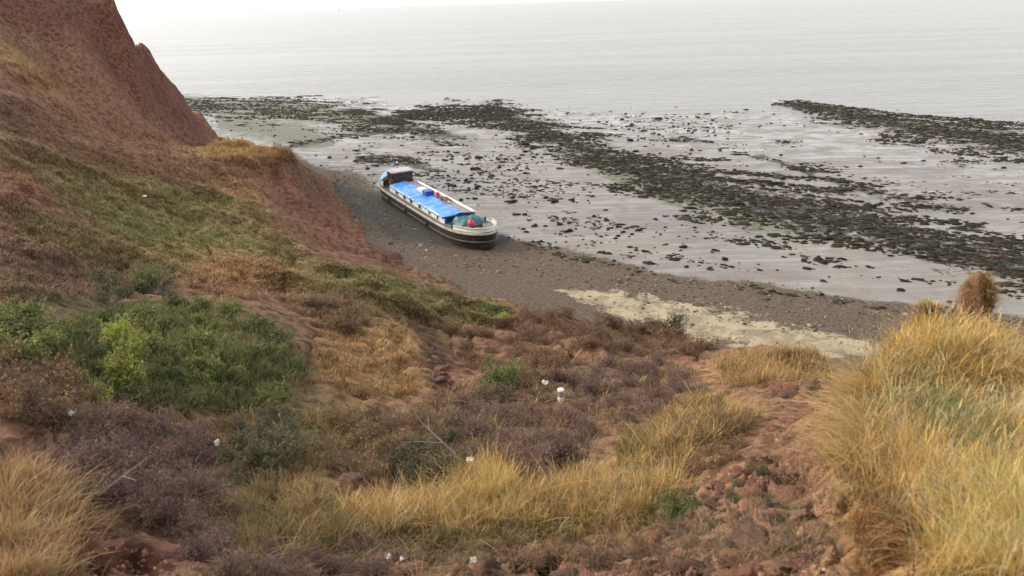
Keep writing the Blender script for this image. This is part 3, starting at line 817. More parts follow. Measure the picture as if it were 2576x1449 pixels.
# foredeck: windlass, hatch, bitts
bm = bmesh.new(); tube(bm, [(10.5, -0.4, 1.8), (10.5, 0.4, 1.8)], [0.1, 0.1], 10); tube(bm, [(10.5, -0.52, 1.8), (10.5, -0.41, 1.8)], 0.15, 10); tube(bm, [(10.5, 0.41, 1.8), (10.5, 0.52, 1.8)], 0.15, 10)
for s in (-0.45, 0.45): add_box(bm, (10.5, s * 0.7, 1.68), (0.2, 0.06, 0.3))
bm_obj('windlass', bm, M_IRON, barge)
for s in (-1, 1):
    bm = bmesh.new(); tube(bm, [(8.9, s * 1.55, 1.4), (8.9, s * 1.55, 1.95)], 0.09, 8)
    bm_obj('mooring_bitt', bm, M_IRON, barge)
bm = bmesh.new(); rows = []
for x in np.linspace(8.6, 12.6, 9):
    w = half_w(x) * 0.9
    rows.append([bm.verts.new((x, f * w, sheer(x) + 0.02 + 0.06 * (1 - f * f))) for f in np.linspace(-1, 1, 7)])
for i in range(8):
    for k in range(6): bm.faces.new((rows[i][k], rows[i + 1][k], rows[i + 1][k + 1], rows[i][k + 1]))
bm_obj('foredeck', bm, M_DECK, barge)

for x in (-6.5, -1.5, 4.2):
    y = -half_w(x) - 0.16
    bm = bmesh.new(); tube(bm, [(x, y, 0.55), (x, y, 0.62), (x, y, 0.95), (x, y, 1.05), (x, y + 0.06, 1.3)], [0.05, 0.10, 0.10, 0.05, 0.02], 8)
    bm_obj('fender', bm, M_IRON, barge)
def on_barge(x, y, z):
    return barge.matrix_basis @ Vector((x, y, z))
bpy.context.view_layer.update()
# things lying on the barge
def on_deck(name, label, cat, x, y, z, mat, maker):
    bm = bmesh.new(); maker(bm)
    o = bm_obj(name, bm, mat, None, False)
    o.location = on_barge(x, y, z); o.rotation_euler = (math.radians(1.6), 0, BARGE_ANG); o.scale = (BSC,) * 3
    return tag(o, label, cat)
def mk_tarp(bm):
    n = 13; rows = []
    for i in range(n):
        x = -1.15 + 2.3 * i / (n - 1)
        r = []
        for k in range(n):
            y = -1.35 + 2.7 * k / (n - 1)
            e = max(abs(x) / 1.15, abs(y) / 1.35)
            z = 0.66 * (1 - e ** 4) * (0.85 - 0.25 * x) + 0.10 * math.sin(3 * x + 2 * y) * (1 - e) + 0.06 * math.sin(9 * y + 4 * x) * (1 - e * e)
            r.append(bm.verts.new((x, y, max(z, 0.0))))
        rows.append(r)
    for i in range(n - 1):
        for k in range(n - 1): bm.faces.new((rows[i][k], rows[i + 1][k], rows[i + 1][k + 1], rows[i][k + 1]))
    rim = [rows[0][k] for k in range(n)] + [rows[i][-1] for i in range(1, n)] + [rows[-1][k] for k in range(n - 2, -1, -1)] + [rows[i][0] for i in range(n - 2, 0, -1)]
    low = [bm.verts.new((v.co.x, v.co.y, -0.1)) for v in rim]
    for i in range(len(rim)): bm.faces.new((rim[i], rim[(i + 1) % len(rim)], low[(i + 1) % len(rim)], low[i]))
on_deck('deck_tarpaulin', 'teal tarpaulin draped over a bulky hatch on the foredeck', 'tarpaulin', 8.35, 0.35, 1.42, M_TEAL, mk_tarp)
def mk_buoy(bm):
    prof = [(0.03, 0), (0.2, 0.05), (0.3, 0.2), (0.31, 0.36), (0.24, 0.52), (0.12, 0.64), (0.07, 0.72), (0.07, 0.8), (0.02, 0.82)]
    n = 12; rr = [[bm.verts.new((r * math.cos(2 * math.pi * k / n), r * math.sin(2 * math.pi * k / n), z)) for k in range(n)] for r, z in prof]
    for i in range(len(rr) - 1):
        for k in range(n): bm.faces.new((rr[i][k], rr[i][(k + 1) % n], rr[i + 1][(k + 1) % n], rr[i + 1][k]))
    bm.faces.new(rr[0]); bm.faces.new(rr[-1])
on_deck('mooring_buoy', 'pinkish red buoy beside the teal tarpaulin on the barge', 'buoy', 9.75, -0.15, 1.50, M_RED, mk_buoy)
def mk_skylight(bm):
    add_box(bm, (0, 0, 0.10), (1.6, 0.72, 0.24), 0.02)
    for s in (-1, 1): add_box(bm, (0, s * 0.2, 0.27), (1.62, 0.42, 0.04), 0.0, Matrix.Rotation(-s * 0.18, 3, 'X'))
on_deck('roof_skylight', 'glossy white skylight box on the blue barge roof', 'skylight', -2.35, 0.15, 2.12, M_WHITE, mk_skylight)
def mk_crate(bm):
    add_box(bm, (0, 0, 0.2), (1.1, 0.8, 0.42), 0.05); add_box(bm, (0, 0, 0.44), (1.18, 0.88, 0.07), 0.02)
on_deck('storage_box', 'deep blue lidded storage box next to the skylight', 'box', -0.75, 0.05, 2.12, M_DKBLUE, mk_crate)
def mk_drum(bm):
    tube(bm, [(0, 0, 0), (0, 0, 0.05), (0, 0, 0.28), (0, 0, 0.3), (0, 0, 0.34), (0, 0, 0.5)], [0.15, 0.17, 0.17, 0.18, 0.17, 0.15], 12)
on_deck('fuel_drum', 'small red drum on the barge roof', 'drum', 0.5, 0.55, 2.06, M_RED, mk_drum)
def mk_heap(bm):
    for i in range(7):
        add_box(bm, (random.uniform(-.6, .6), random.uniform(-.3, .3), 0.05 + 0.035 * i), (random.uniform(.9, 1.6), 0.16, 0.05), 0.0, Matrix.Rotation(random.uniform(-.4, .4), 3, 'Z'))
on_deck('timber_pile', 'pile of brown timber offcuts on the grey roof strip', 'timber', 1.7, 0.72, 2.02, M_RUST, mk_heap)
def mk_plank(bm):
    add_box(bm, (0, 0, 0.04), (0.9, 0.28, 0.07), 0.01, Matrix.Rotation(0.3, 3, 'Z')); add_box(bm, (0.1, 0.12, 0.1), (0.5, 0.2, 0.05), 0.01)
on_deck('loose_board', 'pale loose board on the roof by the timber pile', 'board', 2.75, 0.55, 2.05, M_STRAKE, mk_plank)
# ================================================================ LOOK-UP OF THE GROUND BEHIND A PICTURE POINT
_gu = np.arange(-40, 2620, 12.0); _gv = np.arange(-20, 1500, 12.0)
def _coarse_hit(u, v, Ds):
    d = ray(u, v); h = np.hypot(d[:, 0], d[:, 1])
    dx = d[:, 0] / h; dy = d[:, 1] / h; dz = d[:, 2] / h
    best = np.full(len(u), Ds[-1]); done = np.zeros(len(u), bool)
    for D in Ds:
        i = np.where(~done)[0]
        if not len(i): break
        g = ground_z(dx[i] * D, dy[i] * D)
        hit = CAM_H + dz[i] * D < g
        best[i[hit]] = D; done[i[hit]] = True
    return best, done
_GU, _GV = np.meshgrid(_gu, _gv)
_HD, _HK = _coarse_hit(_GU.ravel(), _GV.ravel(), np.exp(np.linspace(math.log(3.6), math.log(140), 520)))
_HD = _HD.reshape(_GU.shape); _HK = _HK.reshape(_GU.shape)
_zb = CAM_H + (ray(_GU.ravel(), _GV.ravel())[:, 2] / np.hypot(*ray(_GU.ravel(), _GV.ravel())[:, :2].T)).reshape(_GU.shape) * _HD
_xb = None
def pick(u, v, jit=0.0):
    """ground points seen at picture points; second result tells slope (True) from beach"""
    u = np.atleast_1d(np.asarray(u, float)); v = np.atleast_1d(np.asarray(v, float))
    fu = np.clip((u - _gu[0]) / 12.0, 0, len(_gu) - 1.001); fv = np.clip((v - _gv[0]) / 12.0, 0, len(_gv) - 1.001)
    i = fu.astype(int); j = fv.astype(int); a = fu - i; b = fv - j
    q = np.stack([_HD[j, i], _HD[j, i + 1], _HD[j + 1, i], _HD[j + 1, i + 1]], -1)
    ws = np.stack([(1 - a) * (1 - b), a * (1 - b), (1 - a) * b, a * b], -1)
    D = (q * ws).sum(-1)
    rough = q.max(-1) / q.min(-1) > 1.3
    D = np.where(rough, q[np.arange(len(u)), ws.argmax(-1)], D)
    ok = _HK[np.rint(fv).astype(int), np.rint(fu).astype(int)]
    d = ray(u, v); h = np.hypot(d[:, 0], d[:, 1])
    x = d[:, 0] / h * D; y = d[:, 1] / h * D
    if jit:
        x = x + rng.normal(0, jit, len(u)); y = y + rng.normal(0, jit, len(u))
    z = ground_z(x, y)
    ok = ok & (z > beach_base(x, y) + 0.05)
    return np.stack([x, y, z], -1), ok

def in_poly(u, v, poly):
    p = np.array(poly, float); inside = np.zeros(len(u), bool)
    for k in range(len(p)):
        x0, y0 = p[k]; x1, y1 = p[(k + 1) % len(p)]
        c = ((y0 > v) != (y1 > v)) & (u < (x1 - x0) * (v - y0) / (y1 - y0 + 1e-9) + x0)
        inside ^= c
    return inside

def sample_poly(poly, n):
    p = np.array(poly, float); lo = p.min(0); hi = p.max(0)
    U = []; V = []; tot = 0
    while tot < n:
        u = rng.uniform(lo[0], hi[0], n * 3); v = rng.uniform(lo[1], hi[1], n * 3)
        k = in_poly(u, v, poly); U.append(u[k]); V.append(v[k]); tot += k.sum()
    return np.concatenate(U)[:n], np.concatenate(V)[:n]

# ================================================================ PLANT MATERIALS
def leaf_mat(name, trans=0.3, rough=0.7, vary=0.35, objvar=True):
    m, nt, N, L, b = new_mat(name)
    col = attr(nt, 'Col', 'Color')
    n1 = noise(nt, 3.0, 4, 0.6)
    c = mixc(nt, maprange(nt, n1, 0.35, 0.65), mixc(nt, vary, col, (0.01, 0.01, 0.006)), col)
    if objvar:
        oi = N.new('ShaderNodeObjectInfo')
        c = mixc(nt, 1.0, c, mixc(nt, oi.outputs['Random'], (0.78, 0.74, 0.78), (1.2, 1.15, 1.0)), 'MULTIPLY')
    b.inputs['Roughness'].default_value = rough; b.inputs['Specular IOR Level'].default_value = 0.25
    L.new(c, b.inputs['Base Color'])
    t = N.new('ShaderNodeBsdfTranslucent'); L.new(c, t.inputs['Color'])
    mx = N.new('ShaderNodeMixShader'); mx.inputs[0].default_value = trans
    L.new(b.outputs[0], mx.inputs[1]); L.new(t.outputs[0], mx.inputs[2])
    L.new(mx.outputs[0], N['Material Output'].inputs['Surface'])
    return m
M_GRASS = leaf_mat('dry_grass_blades', 0.3, 0.65, 0.25, False)
M_LEAF = leaf_mat('shrub_leaves', 0.35, 0.75, 0.22)
M_TWIG = paint('bare_twig_bark', (122, 100, 92), 0.85, 0.3, 6.0)
M_DEADW = paint('bleached_dead_wood', (158, 140, 128), 0.85, 0.3, 6.0)

# ================================================================ GRASS
def blades(P, h, az, lean, w, colb, colt, segs=3, droop=0.25):
    """grass blades: P (n,3), heights, lean azimuth, lean amount, widths, base and tip colours"""
    n = len(P)
    ts = np.linspace(0, 1, segs + 1)
    dx = np.sin(az); dy = np.cos(az)
    wa = az + math.pi / 2 + rng.normal(0, 0.5, n)
    wx = np.sin(wa); wy = np.cos(wa)
    vs = []; cs = []
    for k, t in enumerate(ts):
        off = lean * h * t ** 1.7
        zz = h * (t - droop * np.minimum(lean, 1.5) * t ** 2.6)
        ctr = P + np.stack([dx * off, dy * off, zz], -1)
        ctr[:, 2] -= 0.04 * (k == 0)
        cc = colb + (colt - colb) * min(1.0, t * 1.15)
        if k < segs:
            hw = (w * (1 - 0.75 * t ** 1.5) * 0.5)[:, None] * np.stack([wx, wy, np.zeros(n)], -1)
            vs += [ctr - hw, ctr + hw]; cs += [cc, cc]
        else:
            vs += [ctr]; cs += [cc]
    m = len(vs)
    V = np.stack(vs, 1).reshape(-1, 3); Cc = np.stack(cs, 1).reshape(-1, 3)
    base = np.arange(n)[:, None] * m
    F4 = [base + np.array([[2 * k, 2 * k + 1, 2 * k + 3, 2 * k + 2]]) for k in range(segs - 1)]
    F3 = base + np.array([[2 * segs - 2, 2 * segs - 1, 2 * segs]])
    return V, (np.vstack(F4) if F4 else np.zeros((0, 4), int)), F3, Cc

def grass_object(name, chunks, label, cat='grass'):
    V = []; F4 = []; F3 = []; Cc = []; o = 0
    for v, f4, f3, c in chunks:
        V.append(v); Cc.append(c); F4.append(f4 + o); F3.append(f3 + o); o += len(v)
    ob = mesh_np(name, np.vstack(V), [np.vstack(F4), np.vstack(F3)], M_GRASS, col=np.vstack(Cc))
    return tag(ob, label, cat, kind='stuff')

def tussocks(poly, n_t, per, hr, spread, pal, lean=0.5, wr=(0.006, 0.011), az0=None, azs=math.pi, segs=3, jit=0.05, rootdark=0.58, ground=0.0, heads=False):
    """tufts of blades spread over a patch of ground"""
    u, v = sample_poly(poly, n_t)
    P, ok = pick(u, v, jit); P = P[ok]
    n = len(P)
    pal = np.array([lin(c) for c in pal])
    tc = pal[rng.integers(0, len(pal), n)] * rng.uniform(0.62, 1.2, (n, 1))
    if ground: tc = tc * (1 - ground) + ground * 1.45 * splat_colors(P[:, 0], P[:, 1], P[:, 2]) * rng.uniform(0.75, 1.25, (n, 1))
    th = rng.uniform(hr[0], hr[1], n) * (0.8 + 0.5 * np.clip(vnoise(P[:, 0] * 0.7, P[:, 1] * 0.7, 141) + .3, 0, 1))
    idx = np.repeat(np.arange(n), per)
    m = len(idx)
    a = rng.uniform(-math.pi, math.pi, m); r = np.abs(rng.normal(0, spread, m))
    B = P[idx].copy(); B[:, 0] += np.sin(a) * r; B[:, 1] += np.cos(a) * r
    B[:, 2] = ground_z(B[:, 0], B[:, 1])
    h = th[idx] * rng.uniform(0.55, 1.1, m)
    if az0 is None: az = a + rng.normal(0, 0.5, m)
    else: az = (az0 + rng.normal(0, azs, n))[idx] + rng.normal(0, 0.35, m)
    ln = np.abs(rng.normal(lean, lean * 0.45, m)) + (rng.uniform(0, 1, m) < 0.10) * rng.uniform(0.5, 1.8, m)
    w = rng.uniform(wr[0], wr[1], m) * np.clip(np.hypot(B[:, 0], B[:, 1]) / 9.0, 0.8, 4.0)
    col = tc[idx] * rng.uniform(0.72, 1.2, (m, 1)) * (1 + rng.normal(0, 0.05, (m, 3)))
    if heads:                                        # stalks that end in a seed head
        a_ = blades(B, h, az, ln, w, col * rootdark, np.clip(col, 0, 1), segs)
        T = B + np.stack([np.sin(az) * ln * h, np.cos(az) * ln * h, h * (1 - 0.25 * np.minimum(ln, 1.5))], -1)
        T[:, 2] -= 0.02
        b_ = blades(T, np.full(m, 0.06), az, ln + 0.6, np.full(m, 0.009), col * 0.75, col * 0.85, 2)
        return np.vstack([a_[0], b_[0]]), np.vstack([a_[1], b_[1] + len(a_[0])]), np.vstack([a_[2], b_[2] + len(a_[0])]), np.vstack([a_[3], b_[3]])
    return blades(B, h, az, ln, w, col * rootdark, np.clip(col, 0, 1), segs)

GOLD = [(226, 192, 120), (234, 204, 132), (214, 176, 106), (202, 166, 104), (184, 162, 106)]
HGOLD = [(234, 202, 130), (226, 188, 114), (216, 174, 102), (206, 172, 114), (196, 158, 104), (224, 200, 148)]
DEAD = [(150, 116, 84), (132, 104, 80), (170, 138, 100), (120, 112, 74)]
TANP = [(198, 162, 112), (184, 146, 100), (206, 176, 126), (164, 134, 94)]
OLIV = [(150, 136, 88), (132, 122, 80), (164, 144, 96), (120, 114, 74)]
GREN = [(128, 134, 78), (112, 124, 74), (146, 144, 90), (98, 114, 74)]
ORAN = [(176, 128, 76), (160, 112, 68), (150, 104, 66)]

HUM = [(2125, 1010), (2155, 950), (2215, 890), (2290, 835), (2340, 790), (2420, 782), (2500, 820), (2610, 860), (2640, 1490), (2380, 1490), (2300, 1330), (2160, 1200), (2120, 1100)]
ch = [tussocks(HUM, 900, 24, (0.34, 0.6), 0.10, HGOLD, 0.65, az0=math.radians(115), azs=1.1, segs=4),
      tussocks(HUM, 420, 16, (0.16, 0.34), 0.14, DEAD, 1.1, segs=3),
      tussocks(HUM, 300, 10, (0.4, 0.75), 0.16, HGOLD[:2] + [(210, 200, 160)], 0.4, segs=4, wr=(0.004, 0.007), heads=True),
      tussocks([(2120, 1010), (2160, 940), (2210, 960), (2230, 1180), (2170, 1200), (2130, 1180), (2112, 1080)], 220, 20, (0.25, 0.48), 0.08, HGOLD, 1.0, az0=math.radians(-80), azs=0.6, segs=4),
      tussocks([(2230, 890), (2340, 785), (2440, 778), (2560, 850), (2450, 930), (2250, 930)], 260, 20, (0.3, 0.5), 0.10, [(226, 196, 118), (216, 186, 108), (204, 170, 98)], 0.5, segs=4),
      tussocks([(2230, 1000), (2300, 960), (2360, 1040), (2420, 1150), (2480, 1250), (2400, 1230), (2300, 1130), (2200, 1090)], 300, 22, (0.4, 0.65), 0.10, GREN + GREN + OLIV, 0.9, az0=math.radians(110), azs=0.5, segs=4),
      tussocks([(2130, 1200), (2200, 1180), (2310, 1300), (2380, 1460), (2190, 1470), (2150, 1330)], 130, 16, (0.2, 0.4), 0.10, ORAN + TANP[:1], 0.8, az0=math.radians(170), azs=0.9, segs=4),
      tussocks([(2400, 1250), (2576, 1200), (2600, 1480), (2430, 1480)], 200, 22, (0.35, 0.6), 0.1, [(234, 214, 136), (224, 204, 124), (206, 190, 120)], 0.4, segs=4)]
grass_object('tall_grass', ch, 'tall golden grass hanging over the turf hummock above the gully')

FORE = [(860, 1300), (930, 1262), (1010, 1270), (1100, 1262), (1170, 1230), (1260, 1240), (1330, 1250), (1400, 1222), (1520, 1212), (1620, 1222), (1690, 1200), (1700, 1270), (1600, 1310), (1450, 1330), (1300, 1340), (1100, 1350), (950, 1350)]
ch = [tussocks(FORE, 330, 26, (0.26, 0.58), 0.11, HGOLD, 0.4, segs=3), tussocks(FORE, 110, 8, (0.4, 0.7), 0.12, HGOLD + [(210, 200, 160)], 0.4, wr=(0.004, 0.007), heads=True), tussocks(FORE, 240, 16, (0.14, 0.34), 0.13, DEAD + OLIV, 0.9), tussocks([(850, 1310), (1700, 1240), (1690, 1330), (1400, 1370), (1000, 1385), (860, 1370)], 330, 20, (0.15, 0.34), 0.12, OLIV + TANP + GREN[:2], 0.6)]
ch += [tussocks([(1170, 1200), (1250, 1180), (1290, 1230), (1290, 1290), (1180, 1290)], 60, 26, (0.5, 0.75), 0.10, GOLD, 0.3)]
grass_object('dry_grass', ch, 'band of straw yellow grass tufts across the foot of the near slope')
ch = [tussocks([(1600, 1190), (1640, 1100), (1690, 1050), (1740, 1015), (1800, 1030), (1890, 1050), (1880, 1090), (1800, 1120), (1720, 1170), (1660, 1220)], 260, 24, (0.3, 0.6), 0.13, GOLD + TANP + OLIV, 0.45),
      tussocks([(1560, 1120), (1640, 1090), (1650, 1200), (1560, 1210)], 90, 22, (0.25, 0.5), 0.13, OLIV + GOLD[3:], 0.45)]
grass_object('slope_grass', ch, 'yellow and olive grass climbing beside the bare red gully')
ch = [tussocks([(-20, 1230), (60, 1220), (150, 1250), (175, 1449), (-20, 1490)], 120, 14, (0.12, 0.3), 0.12, DEAD, 1.0), tussocks([(-20, 1230), (60, 1200), (150, 1230), (180, 1300), (175, 1449), (150, 1490), (-20, 1490)], 330, 24, (0.25, 0.48), 0.10, TANP + [(196, 160, 110)], 0.5)]
grass_object('tan_grass', ch, 'pale tan grass on the bank beside the purple scrub')
ch = [tussocks([(560, 1330), (640, 1230), (760, 1200), (880, 1270), (860, 1400), (600, 1420)], 280, 20, (0.18, 0.4), 0.12, OLIV + TANP, 0.5),
      tussocks([(560, 1050), (900, 1040), (1050, 1060), (1000, 1180), (760, 1200), (600, 1180)], 300, 16, (0.15, 0.35), 0.14, OLIV + TANP[:2] + GREN[:1], 0.5)]
grass_object('olive_grass', ch, 'low olive grass between the brown scrub and the straw yellow band')
ch = [tussocks([(560, 1400), (1000, 1385), (1640, 1370), (1900, 1250), (2060, 1150), (2080, 1449), (560, 1470)], 420, 10, (0.10, 0.26), 0.12, DEAD + [(176, 160, 124)], 1.3)]
grass_object('matted_grass', ch, 'matted dead grass over the crumbled earth of the near edge')
ch = [tussocks([(1080, 1000), (1400, 880), (1750, 920), (1750, 1040), (1500, 1120), (1350, 1210), (1080, 1180)], 520, 12, (0.2, 0.42), 0.14, OLIV + DEAD + TANP, 0.6), tussocks([(150, 1060), (560, 1060), (560, 1380), (200, 1340)], 260, 12, (0.15, 0.35), 0.12, OLIV[:2] + DEAD, 0.7)]
grass_object('scrub_grass', ch, 'olive and brown grass growing between the purple shrubs')
ch = [tussocks([(1800, 915), (1900, 893), (2080, 895), (2080, 950), (1980, 960), (1850, 975)], 260, 16, (0.3, 0.55), 0.2, TANP + GOLD[2:4], 0.4),
      tussocks([(800, 830), (930, 815), (1010, 822), (1050, 900), (1060, 990), (900, 1010), (800, 960)], 420, 12, (0.12, 0.28), 0.16, TANP + ORAN[:1] + OLIV[:1], 0.6)]
grass_object('tan_turf', ch, 'short tan grass on the slumped mound and above the sand')
# thin cover on the far slopes
ch = []
for poly, nt_, pal, hr in (([(0, 400), (500, 380), (700, 560), (780, 640), (700, 720), (450, 700), (0, 780)], 5200, OLIV[:2] + [(150, 114, 88), (138, 104, 84), (162, 124, 94), (128, 98, 82), (146, 120, 88)], (0.08, 0.24)),
                           ([(540, 350), (700, 372), (770, 410), (640, 430), (520, 400)], 900, GOLD[1:4] + TANP, (0.3, 0.6)),
                           ([(30, 160), (150, 190), (150, 225), (40, 210)], 320, GOLD[1:4] + TANP, (0.3, 0.6)),
                           ([(640, 700), (900, 660), (1290, 785), (1280, 830), (1000, 800), (760, 800)], 3000, GREN[2:] + OLIV + [(136, 116, 88), (126, 112, 86)], (0.08, 0.24)),
                           ([(470, 680), (640, 650), (720, 700), (640, 760), (480, 730)], 700, TANP + ORAN, (0.12, 0.3)),
                           ([(560, 400), (720, 420), (640, 520), (400, 500), (0, 380), (0, 240), (300, 300)], 2600, [(150, 112, 88), (160, 118, 90), (132, 100, 82), (142, 104, 86)] + OLIV[:1] + TANP[1:2], (0.08, 0.25))):
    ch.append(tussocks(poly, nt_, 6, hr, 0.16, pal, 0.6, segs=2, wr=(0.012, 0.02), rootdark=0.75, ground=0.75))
ch.append(tussocks([(150, 830), (400, 750), (700, 850), (780, 950), (700, 1040), (400, 1050), (180, 960)], 900, 14, (0.22, 0.45), 0.15, GREN + GREN + OLIV, 0.5, segs=3))
grass_object('hillside_turf', ch, 'thin olive and brown turf over the slumped hillside')

# ================================================================ SHRUBS
def leaf_quads(P, size, cols, up=0.3):
    """small folded leaves at P"""
    n = len(P)
    a = rng.normal(0, 1, (n, 3)); a[:, 2] += up; a /= np.linalg.norm(a, axis=1)[:, None]
    b = np.cross(a, rng.normal(0, 1, (n, 3))); b /= np.linalg.norm(b, axis=1)[:, None] + 1e-9
    s = size[:, None]
    V = np.stack([P - a * s * 0.5, P + b * s * 0.32, P + a * s * 0.55, P - b * s * 0.32], 1).reshape(-1, 3)
    F = np.arange(n)[:, None] * 4 + np.array([[0, 1, 2, 3]])
    return V, F, np.repeat(cols, 4, 0)

def make_bush(name, pal, nleaf, lsize, nstem, shape=(1, 1, 0.8), twiggy=False, twigpal=None, lumps=7, seed=1):
    """unit sized bush: stems, twigs and leaves; origin at its foot"""
    r2 = np.random.default_rng(seed)
    root = empty(name)
    ang = r2.uniform(0, 6.28, lumps); rad = r2.uniform(0.1, 0.62, lumps)
    L = np.stack([np.cos(ang) * rad * shape[0], np.sin(ang) * rad * shape[1], shape[2] * r2.uniform(0.25, 0.8, lumps)], -1)
    R = r2.uniform(0.22, 0.42, lumps)
    bm = bmesh.new()
    tips = []
    for k in range(nstem):
        l = L[k % lumps] + r2.normal(0, 0.12, 3)
        p0 = np.array([r2.normal(0, 0.08), r2.normal(0, 0.08), -0.15])
        mid = (p0 + l) / 2 + r2.normal(0, 0.07, 3) + [0, 0, 0.06]
        tube(bm, [p0, mid, l], [0.018, 0.012, 0.006], 4, False)
        for j in range(9 if twiggy else 2):
            s = mid + (l - mid) * r2.uniform(0, 1); e = s + r2.normal(0, 1, 3) * [0.22, 0.22, 0.16] + [0, 0, 0.12]
            m2 = (s + e) / 2 + r2.normal(0, 0.03, 3)
            tube(bm, [s, m2, e], [0.008, 0.006, 0.003], 3, False); tips.append(e)
            if twiggy:
                for q in range(3):
                    s2 = m2 + (e - m2) * r2.uniform(0, 1); e2 = s2 + r2.normal(0, 1, 3) * [0.1, 0.1, 0.09] + [0, 0, 0.05]
                    tube(bm, [s2, e2], [0.005, 0.0025], 3, False); tips.append(e2)
    bm_obj('stem', bm, M_TWIG, root)
    k = r2.integers(0, lumps, nleaf)
    d = r2.normal(0, 1, (nleaf, 3)); d /= np.linalg.norm(d, axis=1)[:, None]
    rr = R[k] * r2.uniform(0.35, 1.0, nleaf) ** 0.5 * (1 + 0.35 * r2.normal(0, 1, nleaf) * (r2.uniform(0, 1, nleaf) < 0.25))
    P = L[k] + d * rr[:, None] * [1, 1, 0.85]
    if twiggy and len(tips):
        tp = np.array(tips)[r2.integers(0, len(tips), nleaf)]
        P = np.where((r2.uniform(0, 1, nleaf) < 0.6)[:, None], tp + r2.normal(0, 0.04, (nleaf, 3)), P)
    P[:, 2] = np.abs(P[:, 2])
    palc = np.array([lin(c) for c in pal]); lc = palc[(k + r2.integers(0, 2, nleaf)) % len(palc)] * r2.uniform(0.7, 1.25, (nleaf, 1))
    ns_ = 14                                          # shoots that break the outline
    sk = r2.integers(0, lumps, ns_); dr = r2.normal(0, 1, (ns_, 3)); dr[:, 2] = np.abs(dr[:, 2]) + 0.4; dr /= np.linalg.norm(dr, axis=1)[:, None]
    ii = r2.integers(0, ns_, nleaf // 7); tt = r2.uniform(0.6, 1.75, nleaf // 7)
    P[:nleaf // 7] = L[sk[ii]] + dr[ii] * (R[sk[ii]] * tt)[:, None] + r2.normal(0, 0.025, (nleaf // 7, 3))
    V, F, cc = leaf_quads(P, lsize * np.clip(r2.lognormal(-0.1, 0.4, nleaf), 0.4, 2.2), lc)
    mesh_np('foliage', V, F, M_LEAF, root, col=cc)
    return root

PAL_G = [(124, 136, 80), (138, 146, 88), (110, 122, 78), (150, 152, 96), (116, 124, 88)]
PAL_Y = [(158, 168, 84), (144, 154, 80), (168, 170, 98), (126, 138, 76)]
PAL_P = [(138, 112, 108), (122, 98, 96), (150, 126, 114), (132, 108, 90), (110, 88, 86)]
PAL_B = [(146, 120, 92), (132, 106, 84), (158, 132, 98), (126, 112, 80), (118, 92, 76)]
PAL_D = [(104, 108, 86), (116, 114, 90), (92, 96, 78), (126, 118, 94)]
used = {}
protos = {
    'green': [make_bush('green_bush', PAL_G, 2600, 0.075, 9, (1, 1, 0.75), seed=s) for s in (11, 12, 13)],
    'yellow': [make_bush('pale_green_shrub', PAL_Y, 1700, 0.07, 9, (0.55, 0.55, 1.25), seed=s) for s in (21, 22)],
    'purple': [make_bush('purple_brown_shrub', PAL_P, 1500, 0.05, 16, (1, 1, 0.7), True, seed=s) for s in (31, 32, 33)],
    'brown': [make_bush('brown_scrub', PAL_B, 1500, 0.06, 10, (1, 1, 0.55), True, seed=s) for s in (41, 42, 43)],
    'grey': [make_bush('grey_green_bush', PAL_D, 1900, 0.06, 10, (1, 1, 0.65), seed=s) for s in (51, 52)],
}
LITTER = [(1411, 1008), (1371, 975), (1186, 1188), (178, 1058), (553, 1142), (366, 505)]
def blocked(u, v):
    return any(abs(u - a) < 40 and -18 < v - b < 62 for a, b in LITTER)
def plant(kind, u, v, size, label, cat, group=None, sink=0.06, asp=1.0):
    P, ok = pick(u, v)
    if not ok[0] or blocked(u, v): return None
    k = random.randrange(len(protos[kind])); src = protos[kind][k]
    key = (kind, k)
    o = src if key not in used else copy_tree(src)
    used[key] = True
    o.location = (float(P[0, 0]), float(P[0, 1]), float(P[0, 2]) - sink * size)
    o.rotation_euler = (random.uniform(-.1, .1), random.uniform(-.1, .1), random.uniform(0, 6.28))
    o.scale = (size * random.uniform(.9, 1.15), size * random.uniform(.9, 1.15), size * asp * random.uniform(.85, 1.15))
    for key2 in ('group',):
        if key2 in o: del o[key2]
    tag(o, label, cat, group)
    return o

def thicket(kind, poly, n, sr, label, cat, group, sep=26, asp=1.0, near=()):
    pts = []
    tries = 0
    while len(pts) < n and tries < 60:
        u, v = sample_poly(poly, 30); tries += 1
        for a, b in zip(u, v):
            if len(pts) < n and all((a - c) ** 2 + (1.5 * (b - d)) ** 2 > sep * sep for c, d in pts): pts.append((a, b))
    for a, b in sorted(pts, key=lambda q: q[1]):
        lb = label
        if near: lb = label + ' ' + min(near, key=lambda q: (q[0] - a) ** 2 + (1.6 * (q[1] - b)) ** 2)[2]
        sz = random.uniform(*sr); f = (sz - sr[0]) / (sr[1] - sr[0])
        plant(kind, a, b, sz, ('small ' if f < 0.3 else 'large ' if f > 0.7 else '') + lb.replace('small ', '', 1), cat, group, asp=asp)

